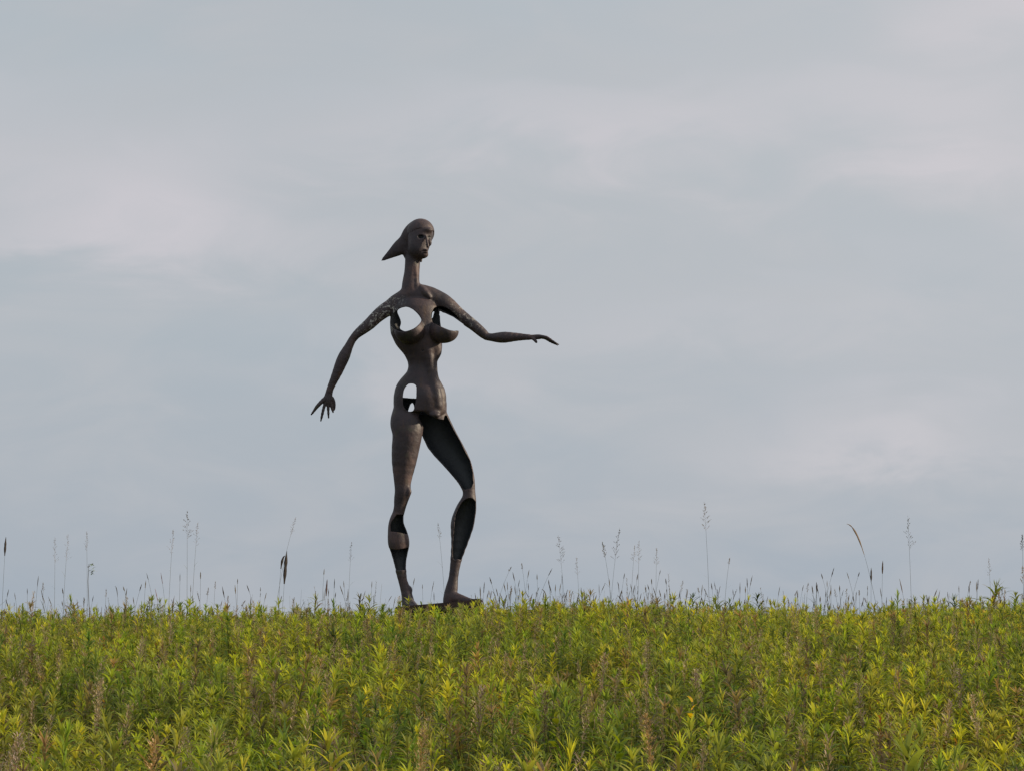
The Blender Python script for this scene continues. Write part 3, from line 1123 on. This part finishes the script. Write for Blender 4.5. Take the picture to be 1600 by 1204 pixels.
def solve_y(px, py, h, y0=11.0, y1=40.0):
    best, by = 9e9, y0
    y = y0
    while y <= y1:
        p = at(px, py, y)
        e = abs(p.z - (tz(p.x, y) + h))
        if e < best:
            best, by = e, y
        y += 0.1
    return by


HOLLOW = at(880, 1018, solve_y(880, 1018, 0.8))


def build_meadow():
    P = np.concatenate([cells(0.18, 8, 46), cells(0.22, 46, 56)])
    keep = free(P) & (RNG.random(len(P)) < 0.93 + 0.0 * P[:, 0]) & (clump(P[:, 0], P[:, 1], 1.7, 4.0) > -1.15)
    P = P[keep]
    n = len(P)
    Z = terrain(P[:, 0], P[:, 1])
    hs = height_scale(P[:, 0], P[:, 1]) * RNG.normal(0.98, 0.125, n).clip(0.66, 1.3)
    rot = np.stack([RNG.normal(0, 0.09, n), RNG.normal(0, 0.09, n), RNG.uniform(0, 6.28, n)], 1)
    wd = RNG.uniform(0.65, 1.4, n)
    scl = np.stack([wd, wd, hs], 1)
    hx, hy = HOLLOW.x, HOLLOW.y
    dh = np.exp(-((P[:, 0] - hx) / 0.9) ** 2 - ((P[:, 1] - hy) / 1.2) ** 2)
    hs = hs * (1 - 0.16 * dh)
    hue = -2.5 * dh + clump(P[:, 0], P[:, 1], 0.9, 1.3) + RNG.normal(0, 0.8, n)
    idx = (RNG.integers(0, 3, n) * 4 + np.where(RNG.random(n) < 0.075, 3, np.where(hue > 0.7, 2, np.where(hue < -0.4, 1, 0))))
    pts = np.stack([P[:, 0], P[:, 1], Z - 0.02], 1)
    # the plants that show largest become objects of their own
    order = np.argsort(P[:, 1])
    pick = []
    for i in order:
        px, py = row_of(P[i, 0], P[i, 1], Z[i] + 0.83 * hs[i])
        if 5 < px < 1595 and py < 1190:
            pick.append(i)
            if len(pick) >= 290:
                break
    first = {}
    cap = {0: 'yellow-green', 1: 'deeper green', 2: 'bright yellowish', 3: 'brown-tipped'}
    for i in pick:
        k = int(idx[i])
        root = bpy.data.objects.new('goldenrod_plant', None)
        root.empty_display_size = 0.05
        root.location = pts[i]
        root.rotation_euler = rot[i]
        root.scale = scl[i]
        COL.objects.link(root)
        tag(root, '%s goldenrod shoot with a leafy rosette tip along the very front of the meadow' % cap[k % 4], 'plant',
            '%s goldenrod shoots along the front of the meadow' % cap[k % 4])
        for nm, me in zip(('stem', 'leaves', 'tip_rosette'), GR_PARTS[k]):
            if k not in first or nm not in first[k]:
                c = bpy.data.objects.new(nm, me)
                first.setdefault(k, {})[nm] = c
            else:
                c = first[k][nm].copy()
            COL.objects.link(c)
            c.parent = root
    m = np.ones(n, bool)
    m[pick] = False
    scatter('goldenrod_meadow', 'dense green and yellow goldenrod covering the slope up to the crest', C_GOLD, pts[m], rot[m], scl[m], idx[m])

    P = np.concatenate([cells(0.19, 8, 50)])
    P = P[free(P) & (RNG.random(len(P)) < 0.75)]
    n = len(P)
    Z = terrain(P[:, 0], P[:, 1])
    hs = height_scale(P[:, 0], P[:, 1]) * RNG.normal(1.06, 0.12, n).clip(0.7, 1.35)
    k = RNG.choice(8, n, p=[0.16, 0.16, 0.16, 0.16, 0.15, 0.07, 0.07, 0.07])
    scatter('meadow_grass', 'fine green and straw-coloured grass growing between the goldenrod shoots', C_GRASS,
            np.stack([P[:, 0], P[:, 1], Z - 0.02], 1), np.stack([RNG.normal(0, 0.1, n), RNG.normal(0, 0.1, n), RNG.uniform(0, 6.28, n)], 1),
            np.stack([RNG.uniform(0.8, 1.2, n)] * 2 + [hs], 1), k)

    P = np.concatenate([cells(0.55, 9, 46)])
    P = P[free(P) & (RNG.random(len(P)) < 0.6)]
    n = len(P)
    Z = terrain(P[:, 0], P[:, 1])
    hs = height_scale(P[:, 0], P[:, 1]) * RNG.normal(1.04, 0.1, n).clip(0.8, 1.25)
    scatter('meadow_herbs', 'scattered broad-leaved and browning herbs among the goldenrod', C_BROAD,
            np.stack([P[:, 0], P[:, 1], Z - 0.02], 1), np.stack([RNG.normal(0, 0.1, n), RNG.normal(0, 0.1, n), RNG.uniform(0, 6.28, n)], 1),
            np.stack([RNG.uniform(0.8, 1.2, n)] * 2 + [hs], 1), RNG.integers(0, 4, n))


build_meadow()


def solve_y(px, py, h, y0=11.0, y1=40.0):
    best, by = 9e9, y0
    y = y0
    while y <= y1:
        p = at(px, py, y)
        e = abs(p.z - (tz(p.x, y) + h))
        if e < best:
            best, by = e, y
        y += 0.1
    return by


# ------------------------------------------------------------------ buff seed plumes standing in the meadow
BUFF, BROWN, PINK, ORANGE = (0.47, 0.37, 0.25), (0.24, 0.175, 0.12), (0.38, 0.285, 0.235), (0.50, 0.34, 0.16)
PLUMES = [(210, 1003, 'b', 'tall buff feathery seed plume left of centre below the statue side of the skyline'), ]
PLUMES = [
    (208, 1003, 'b', 'slanting buff seed plume in the upper meadow below the tall double grass plume'),
    (268, 962, 'k', 'pinkish seed plume just under the skyline beside the reddish leaning stalk'),
    (616, 931, 'b', 'stubby pale brown seed head on the skyline touching the left end of the pedestal'),
    (585, 968, 'n', 'dark brown seed plume just left of the statue base'),
    (668, 962, 'n', 'brown seed plume directly in front of the statue base'),
    (1006, 1002, 'b', 'long buff seed plume standing out in the meadow right of the dark green hollow'),
    (1108, 1046, 'b', 'broad buff seed plume, the fuller one of the pair in mid meadow'),
    (1078, 1052, 'k', 'faint pinkish seed plume beside the broad buff plume in mid meadow'),
    (1272, 950, 'b', 'pale seed plume just under the skyline below the arching grass'),
    (1268, 998, 'n', 'small brownish seed plume under the pale skyline plume'),
    (1392, 962, 'n', 'brown upright seed plume below the black-tipped stalks'),
    (1530, 984, 'k', 'pinkish seed plume among large green leaves near the far edge'),
    (1500, 1045, 'k', 'greyish pink seed plume below the yellow round leaf'),
    (1537, 1086, 'b', 'large buff seed plume low in the meadow under the yellow round leaf'),
    (1359, 1070, 'k', 'small pointed grey-pink seed plume between green shoots'),
    (1394, 1148, 'n', 'brown seed plume low in the meadow beside the reddish herb'),
    (148, 1062, 'b', 'pale buff seed plume low in the meadow on the side away from the statue'),
    (8, 1150, 'k', 'pinkish seed plume at the lowest outer corner of the meadow'),
    (738, 1076, 'k', 'grey-pink seed plume low in the meadow straight below the pedestal'),
    (650, 1142, 'o', 'orange-buff seed plume close to the bottom edge below the statue'),
    (848, 1080, 'n', 'rounded brown seed plume beside the bright yellow-green herb'),
    (928, 1022, 'k', 'pinkish brown seed plume in the dark green hollow'),
    (1032, 1118, 'o', 'orange-tipped seed plume low in the meadow under the long buff plume'),
    (225, 1160, 'o', 'orange-buff seed plume near the bottom edge'),
]
for i, (px, py, c, lab) in enumerate(PLUMES):
    Y = solve_y(px, py, 1.13) if px != 616 else 39.2
    p = at(px, py, Y)
    g = tz(p.x, Y)
    H = max(0.5, p.z - g)
    far = Y / 14.0
    st, hd = plume(900 + i, H=H, head=0.19 + 0.06 * far, wid=0.036 + 0.013 * far, col={'b': BUFF, 'n': BROWN, 'k': PINK, 'o': ORANGE}[c], n=230)
    o = empty('seed_plume', (p.x, Y, g))
    tag(o, lab, 'grass plume', 'feathery seed plumes in the meadow')
    mesh_obj('stem', st.v, st.f, M_STRAW, o, cols=st.c)
    mesh_obj('seed_head', hd.v, hd.f, M_STRAW, o, cols=hd.c)

# ------------------------------------------------------------------ single herbs that stand out
HERBS = [  # px, py, kind, label
    (1545, 922, 'G', 'tall goldenrod with drooping star of leaves on the skyline, the largest of the right side'),
    (1497, 938, 'G', 'tall goldenrod with a narrow star tip on the skyline left of the largest one'),
    (1588, 932, 'G', 'dark green goldenrod cut by the picture edge beyond the largest skyline goldenrod'),
    (1522, 941, 'G', 'short green goldenrod between the narrow star tip and the largest skyline goldenrod'),
    (1127, 938, 'G', 'broad-tipped goldenrod rising above the skyline beside the tallest thin grass stalk'),
    (1190, 934, 'D', 'dark green dense-leaved goldenrod tip breaking the skyline'),
    (1077, 934, 'D', 'dark bushy herb tip on the skyline left of the tallest thin grass stalk'),
    (488, 936, 'G', 'pale goldenrod tip just above the skyline between the dark seed stalk and the statue'),
    (584, 938, 'G', 'goldenrod tip on the skyline next to the left foot of the statue'),
    (229, 944, 'R', 'round-leaved green herb on the skyline below short grass heads'),
    (102, 947, 'N', 'reddish brown flat-topped herb on the skyline'),
    (1568, 932, 'N', 'small reddish brown herb on the skyline next to the largest goldenrod'),
    (1490, 1008, 'Y', 'herb with a bright yellow rounded leaf in the meadow'),
    (1078, 1096, 'Y', 'yellow-leaved herb below the broad buff plume'),
    (865, 1120, 'R', 'bright green rounded-leaf herb low in the meadow'),
    (530, 995, 'D', 'dark green drooping leaves in the meadow left of the statue'),
    (1373, 1118, 'N', 'dark red-brown herb low in the meadow'),
    (963, 1160, 'R', 'green broad-leaved herb near the bottom edge'),
    (1352, 1050, 'D', 'dark leafy herb in the meadow between grass clumps'),
]
for i, (px, py, k, lab) in enumerate(HERBS):
    Y = 38.5 if py < 950 else solve_y(px, py, 0.98)
    p = at(px, py, Y)
    g = tz(p.x, Y)
    H = max(0.5, p.z - g)
    o = empty('goldenrod_plant' if k in 'GD' else 'meadow_herb', (p.x, Y, g))
    tag(o, lab, 'plant')
    if k in 'GD':
        s = 2.3 if px == 1545 else (1.5 if k == 'G' else 1.35)
        kw = dict(top=(0.075, 0.11, 0.02), mid=(0.05, 0.085, 0.018)) if k == 'D' else (dict(top=(0.17, 0.21, 0.05), mid=(0.07, 0.11, 0.025), low=(0.04, 0.06, 0.016)) if px > 1400 else {})
        st, lv, tp = goldenrod(600 + i, H=H, size=s, **kw)
        for nm, q in (('stem', st), ('leaves', lv), ('tip_rosette', tp)):
            mesh_obj(nm, q.v, q.f, M_LEAF, o, cols=q.c)
    else:
        kw = {'R': dict(col=(0.085, 0.13, 0.018), L=0.13, W=0.06), 'N': dict(col=(0.13, 0.06, 0.035), L=0.08, W=0.02, n=30),
              'Y': dict(col=(0.26, 0.24, 0.02), L=0.10, W=0.055, n=14)}[k]
        st, lv = broadleaf(600 + i, H=H, **kw)
        mesh_obj('stem', st.v, st.f, M_LEAF, o, cols=st.c)
        mesh_obj('leaves', lv.v, lv.f, M_LEAF, o, cols=lv.c)

# ------------------------------------------------------------------ grass stalks against the sky
DARK, GREEN, TAN, RED = (0.075, 0.058, 0.050), (0.11, 0.12, 0.05), (0.26, 0.19, 0.13), (0.24, 0.085, 0.05)


def bez(a, b, c, t):
    return a * (1 - t) ** 2 + b * 2 * t * (1 - t) + c * t * t


def stalk(px, py, bx, kind, label, group=None, hl=None, seed=0, Y=None, col=None, bend=0.0, w=None):
    """px, py: tip as seen; bx: how far to the side the foot stands (photo pixels); hl: head length in m; bend: bow in m"""
    rd = random.Random(seed * 31 + int(px * 7 + py))
    Y = Y or rd.uniform(36.5, 41.5)
    tip = at(px, py, Y)
    fx = tip.x + bx * Y / FPX
    g = tz(fx, Y)
    o = empty('grass_stalk', (fx, Y, g))
    a = Vector((0, 0, 0))
    c = Vector((tip.x - fx, rd.uniform(-0.05, 0.05), tip.z - g))
    b = Vector((c.x * 0.25 + bend, 0, c.z * 0.62))
    if abs(bend) > 0.04 and hl and hl > 0.15:
        b.z = c.z * 1.0
    sg, hg = Geo(), Geo()
    npt = 12
    ln = c.length
    hl = hl or rd.uniform(0.05, 0.10)
    t0, acc, q0 = 1.0, 0.0, c
    while t0 > 0.1 and acc < hl:
        t0 -= 0.01
        q1 = bez(a, b, c, t0)
        acc += (q1 - q0).length
        q0 = q1
    pts = [bez(a, b, c, t0 * i / (npt - 1)) for i in range(npt)]
    sc = (0.13, 0.125, 0.06) if kind != 'f' else (0.22, 0.20, 0.13)
    sg.tube([tuple(q) for q in pts], [0.0036 - 0.0018 * i / (npt - 1) for i in range(npt)], sc, 4)
    P_ = lambda t: bez(a, b, c, t0 + (1 - t0) * t)
    if kind in 's':
        n = 9
        cc = col or rd.choice([DARK, (0.11, 0.085, 0.06), (0.15, 0.12, 0.085), (0.20, 0.16, 0.11)])
        w = w or rd.uniform(0.005, 0.0085)
        hg.tube([tuple(P_(i / (n - 1))) for i in range(n)], [max(0.001, w * math.sin(math.pi * (0.12 + 0.85 * i / (n - 1))) * rd.uniform(0.75, 1.2)) for i in range(n)], cc, 5)
        for j in range(22):
            q = P_(rd.random())
            hg.leaf(tuple(q), rd.uniform(0, 6.28), R(rd.uniform(30, 70)), rd.uniform(0.008, 0.016), 0.003, 0.4, tuple(x * rd.uniform(0.8, 1.5) for x in cc), nseg=2)
    elif kind in 'pf':
        cc = col or (TAN if kind == 'f' else (0.15, 0.115, 0.09))
        wmax = min(0.075, hl * (0.17 if kind == 'p' else 0.16))
        hg.tube([tuple(P_(i / 5)) for i in range(6)], [0.0016, 0.0014, 0.0012, 0.001, 0.0009, 0.0007], cc, 3)
        nb = 12 if kind == 'p' else 10
        for j in range(nb):
            t = j / nb * 0.95 + rd.uniform(0, 0.03)
            for _ in range(2):
                q0 = P_(t)
                az = rd.uniform(0, 6.28)
                Lb = wmax * (1.15 - t) * rd.uniform(0.6, 1.4)
                q1 = q0 + Vector((math.cos(az) * Lb, math.sin(az) * Lb, Lb * rd.uniform(0.5, 1.3)))
                hg.tube([tuple(q0), tuple((q0 + q1) / 2 + Vector((0, 0, Lb * 0.15))), tuple(q1)], 0.0006, cc, 3)
                for _k in range(7 if kind == 'p' else 4):
                    q = q0.lerp(q1, rd.uniform(0.35, 1))
                    hg.leaf(tuple(q), rd.uniform(0, 6.28), R(rd.uniform(20, 80)), rd.uniform(0.012, 0.024), 0.0062 if kind == 'p' else 0.004, 0.4, tuple(x * rd.uniform(0.75, 1.3) for x in cc), nseg=2)
        q = P_(0.97)
        for _k in range(10):
            hg.leaf(tuple(P_(rd.uniform(0.75, 1))), rd.uniform(0, 6.28), R(rd.uniform(50, 85)), 0.018, 0.004, 0.2, cc, nseg=2)
    if rd.random() < 0.5 or kind in 'pf':
        for _ in range(2):
            t = rd.uniform(0.35, 0.7)
            sg.leaf(tuple(bez(a, b, c, t)), rd.choice([0, math.pi]) + rd.uniform(-0.5, 0.5), R(rd.uniform(45, 75)), rd.uniform(0.08, 0.18), 0.005, R(60), (0.10, 0.12, 0.04), nseg=5)
    mesh_obj('stem', sg.v, sg.f, M_STALK, o, cols=sg.c)
    mesh_obj('seed_head', hg.v, hg.f, M_STALK, o, cols=hg.c)
    tag(o, label, 'grass', group)
    return o


TALL = [  # px, py, bx, kind, head length, bend, colour, label
    (10, 838, -6, 's', 0.30, 0.0, DARK, 'stalk with a thick dark seed head at the outer edge away from the statue'),
    (86, 840, 2, 'f', 0.40, 0, None, 'faint tall grass plume, first of the three pale ones at the far left'),
    (106, 834, -7, 'f', 0.42, 0, None, 'faint tall grass plume, middle of the three pale ones at the far left'),
    (135, 829, 5, 'f', 0.30, 0, None, 'faint grass plume rising behind the leafy thistle-like stalk'),
    (271, 826, -8, 'f', 0.36, 0, None, 'faint slim grass plume just left of the tall double plume'),
    (292, 797, 3, 'p', 0.42, 0, (0.22, 0.17, 0.14), 'tall feathery grass plume, higher stem of the double plume'),
    (309, 815, -10, 'f', 0.36, 0, None, 'feathery grass plume leaning out beside the taller stem of the double plume'),
    (462, 808, -40, 'f', 0.28, 0, (0.24, 0.18, 0.13), 'thin grass plume leaning toward the statue above the heavy dark seed head'),
    (549, 846, -6, 'f', 0.30, 0, None, 'very faint grass plume between the dark seed head and the statue'),
    (684, 816, 16, 'f', 0.26, 0, (0.2, 0.16, 0.12), 'faint grass tip leaning between the two legs of the statue'),
    (872, 836, 14, 'p', 0.45, 0, (0.17, 0.145, 0.125), 'open grass plume with stepped side sprays right of the statue'),
    (901, 870, 6, 'f', 0.28, 0, None, 'faint curved grass plume right of the stepped spray plume'),
    (941, 846, 22, 'p', 0.22, 0, (0.20, 0.17, 0.14), 'grass plume with a drooping small tip leaning outward'),
    (968, 825, -20, 'p', 0.48, 0, (0.15, 0.12, 0.10), 'tallest open grass plume right of the statue with a dark tip'),
    (992, 851, -10, 'f', 0.24, 0, None, 'thin faint grass plume leaning beside the dark-tipped plume'),
    (999, 844, -4, 'f', 0.32, 0, None, 'upright faint grass plume just past the leaning faint one'),
    (1026, 855, -3, 'f', 0.26, 0, None, 'faint upright grass plume over a cluster of short dark heads'),
    (1100, 784, 9, 'p', 0.42, 0, (0.24, 0.18, 0.12), 'very tall thin single grass stalk with a slim tan head'),
    (1322, 818, 62, 's', 0.55, -0.16, (0.30, 0.20, 0.13), 'tall grass with a long tan head arching over to the left'),
    (1418, 806, 5, 'p', 0.50, 0, (0.16, 0.13, 0.10), 'tall upright grass stalk with a broken dark head near the right side'),
    (1361, 886, -2, 's', 0.22, 0, DARK, 'stalk with a long black cylindrical head, the lower of the black pair'),
    (1379, 875, -4, 's', 0.20, 0, (0.10, 0.065, 0.045), 'stalk with a long black cylindrical head, the higher of the black pair'),
    (1405, 903, 18, 's', 0.20, 0, (0.22, 0.15, 0.11), 'stalk with a leaning tan head between the black pair and the broken-headed stalk'),
    (1544, 872, 5, 'f', 0.28, 0, None, 'faint thin grass stalk above the largest goldenrod'),
    (1556, 910, 26, 's', 0.16, -0.05, (0.2, 0.16, 0.12), 'low thin grass arching above the small reddish herb'),
    (1598, 834, -1, 'p', 0.24, 0, DARK, 'dark grass plume cut by the edge beyond the largest goldenrod'),
    (1598, 884, 2, 'p', 0.30, 0, (0.45, 0.33, 0.22), 'pale tan plume cut by the edge beyond the largest goldenrod'),
    (448, 860, -12, 's', 0.46, 0.03, (0.060, 0.048, 0.042), 'stalk with a heavy dark lumpy seed head left of the statue'),
    (446, 868, -8, 's', 0.20, -0.07, (0.07, 0.055, 0.045), 'hooked dark seed head bending over beside the heavy lumpy one'),
    (511, 904, -9, 's', 0.24, 0.03, (0.14, 0.09, 0.09), 'short purplish seed head bowed over left of the statue'),
    (243, 919, 18, 's', 0.20, 0, (0.30, 0.10, 0.06), 'short leaning stalk with a rusty red head'),
    (251, 894, 16, 's', 0.17, 0, (0.17, 0.07, 0.05), 'dark red seed head leaning on a thin stalk beside the rusty red one'),
]
for i, (px, py, bx, k, hl, bend, col, lab) in enumerate(TALL):
    o = stalk(px, py, bx, k, lab, hl=hl, seed=i + 1, col=col, bend=bend, w={10: 0.020, 448: 0.026, 446: 0.018, 1361: 0.014, 1379: 0.014, 1322: 0.013, 511: 0.016}.get(px))
    o['group'] = 'tall grasses on the skyline'

SHORT = [(42, 918), (60, 899), (66, 930), (120, 935), (22, 925), (36, 948), (14, 920), (166, 920), (180, 915), (192, 915), (199, 918), (222, 912), (229, 895), (281, 895), (272, 930), (313, 892), (326, 918),
         (337, 908), (347, 915), (367, 913), (371, 903), (392, 932), (384, 938), (416, 925), (507, 888), (523, 903), (537, 907), (544, 920), (531, 914), (581, 907), (571, 922), (648, 902), (678, 907), (678, 925), (660, 912),
         (757, 908), (765, 901), (787, 910), (775, 918), (799, 885), (801, 893), (815, 880), (827, 889), (812, 905), (804, 915), (863, 887), (857, 905), (878, 897), (839, 897), (908, 917), (887, 920), (846, 920), (850, 923), (905, 925),
         (882, 925), (896, 922), (936, 912), (946, 910), (952, 904), (976, 895), (997, 895), (985, 912), (992, 913), (1008, 917), (1012, 912), (1018, 903), (1032, 890), (1040, 903), (1038, 925), (1030, 920), (1046, 924), (1067, 907),
         (1075, 919), (1090, 918), (1098, 912), (1111, 910), (1125, 915), (1140, 872), (1145, 920), (1156, 910), (1167, 902), (1165, 915), (1176, 898), (972, 920), (964, 930), (1002, 926), (1219, 915), (1246, 922), (1256, 913),
         (1263, 910), (1268, 914), (1283, 895), (1277, 912), (1292, 906), (1303, 886), (1312, 914), (1318, 922), (1323, 893), (1343, 893), (1342, 922), (1333, 928), (1375, 918), (1385, 932), (1393, 930), (1447, 928), (1465, 919),
         (1481, 924), (1498, 914), (1478, 936), (1529, 904), (1515, 912), (1556, 922), (1597, 928), (1200, 930), (1232, 936), (1350, 934), (1430, 938), (1510, 934), (460, 932), (440, 930), (560, 934), (612, 930), (742, 926),
         (832, 926), (868, 912), (926, 928), (1055, 930), (1186, 924), (8, 935), (96, 938), (146, 930), (208, 932), (300, 930), (356, 930), (404, 936)]
rx = random.Random(77)
for k_ in range(88):
    x0, x1 = rx.choice([(60, 400), (780, 1060), (780, 1060), (1060, 1200), (1240, 1350), (1240, 1350), (1440, 1590), (500, 620), (750, 800)])
    SHORT.append((rx.uniform(x0, x1), rx.uniform(905, 940)))
for i, (px, py) in enumerate(SHORT):
    if px < 440:
        where, grp = 'left of the heavy dark seed head', 'short grass heads left of the heavy seed head'
    elif px < 640:
        where, grp = 'between the heavy dark seed head and the statue', 'short grass heads between the heavy seed head and the statue'
    elif px < 740:
        where, grp = 'between the feet of the statue', 'short grass heads by the feet of the statue'
    elif px < 1100:
        where, grp = 'between the statue and the tallest thin stalk', 'short grass heads between statue and tallest stalk'
    elif px < 1345:
        where, grp = 'between the tallest thin stalk and the black-headed pair', 'short grass heads between tallest stalk and black pair'
    else:
        where, grp = 'past the arching tan grass', 'short grass heads past the arching grass'
    rd = random.Random(i + 50)
    faint = rd.random() < 0.12
    o = stalk(px, py, rd.gauss(0, 13), 'f' if faint else 's', 'short thin grass stalk on the skyline %s' % where, grp,
              hl=rd.uniform(0.07, 0.17), bend=rd.gauss(0, 0.03), seed=i + 100, Y=rd.uniform(37, 41.5))

# fine pale stems too thin and too many to count, thickest right of the statue
def build_wisps():
    protos = []
    for i in range(6):
        rd = random.Random(800 + i)
        g = Geo()
        lx = rd.uniform(-0.2, 0.2)
        pos = lambda t: (lx * t * t, 0.05 * t, t)
        g.tube([pos(t) for t in (0, 0.3, 0.55, 0.8, 1.0)], [0.0022, 0.002, 0.0016, 0.0012, 0.0008], (0.17, 0.15, 0.08), 3)
        if i % 3 == 0:
            for j in range(40):
                t = rd.uniform(0.78, 1.0)
                g.leaf(pos(t), rd.uniform(0, 6.28), R(rd.uniform(30, 80)), rd.uniform(0.01, 0.03), 0.004, 0.4, (0.20, 0.155, 0.11), nseg=2)
        elif i % 3 == 1:
            for j in range(26):
                t = rd.uniform(0.9, 1.0)
                g.leaf(pos(t), rd.uniform(0, 6.28), R(rd.uniform(60, 85)), rd.uniform(0.01, 0.02), 0.006, 0.2, (0.12, 0.09, 0.07), nseg=2)
        for j in range(3):
            t = rd.uniform(0.4, 0.8)
            g.leaf(pos(t), rd.choice([0, math.pi]) + rd.uniform(-0.6, 0.6), R(rd.uniform(50, 78)), rd.uniform(0.15, 0.3), 0.005, R(50), (0.14, 0.155, 0.06), nseg=5)
        protos.append(('wisp', g, M_STALK))
    coll = proto_collection('wisp_shapes', protos)
    n = 950
    px = np.concatenate([RNG.uniform(-120, 1720, 380), RNG.normal(930, 90, 170), RNG.normal(1290, 50, 60), RNG.normal(230, 120, 80), RNG.normal(520, 60, 30)])
    n = len(px)
    Y = RNG.uniform(34, 43, n)
    X = (px - 800) / FPX * Y
    P = np.stack([X, Y], 1)
    P = P[free(P)]
    n = len(P)
    h = 0.93 + np.abs(RNG.normal(0, 0.17, n)).clip(0, 0.5)
    scatter('meadow_wisps', 'fine pale grass stems rising in tufts above the goldenrod along the skyline', coll,
            np.stack([P[:, 0], P[:, 1], terrain(P[:, 0], P[:, 1])], 1), np.stack([RNG.normal(0, 0.08, n), RNG.normal(0, 0.08, n), RNG.uniform(0, 6.28, n)], 1),
            np.stack([h, h, h], 1), RNG.integers(0, 6, n))


build_wisps()

# leafy thistle-like stalk at the left
o = empty('thistle_stalk')
p = at(138, 880, 38)
g = tz(p.x + 0.05, 38)
o.location = (p.x + 0.06, 38, g)
Hs = p.z - g
sg, lg = Geo(), Geo()
pts = [(0, 0, 0), (-0.02, 0, Hs * 0.5), (-0.06, 0, Hs * 0.85), (-0.05, 0, Hs)]
sg.tube(pts, [0.005, 0.005, 0.004, 0.003], (0.09, 0.07, 0.04), 5)
rd = random.Random(5)
for i in range(30):
    lg.leaf((-0.05 + rd.uniform(-0.02, 0.06), rd.uniform(-0.03, 0.03), Hs - rd.uniform(0, 0.17)), rd.uniform(-0.9, 0.9), R(rd.uniform(-30, 60)), rd.uniform(0.03, 0.08), 0.02, R(40), (0.20 * rd.uniform(.6, 1.2), 0.23 * rd.uniform(.6, 1.2), 0.09), nseg=3)
mesh_obj('stem', sg.v, sg.f, M_STALK, o, cols=sg.c)
mesh_obj('leaves', lg.v, lg.f, M_STALK, o, cols=lg.c)
tag(o, 'stalk with a small curled leafy tuft at its top, standing on the skyline', 'plant')
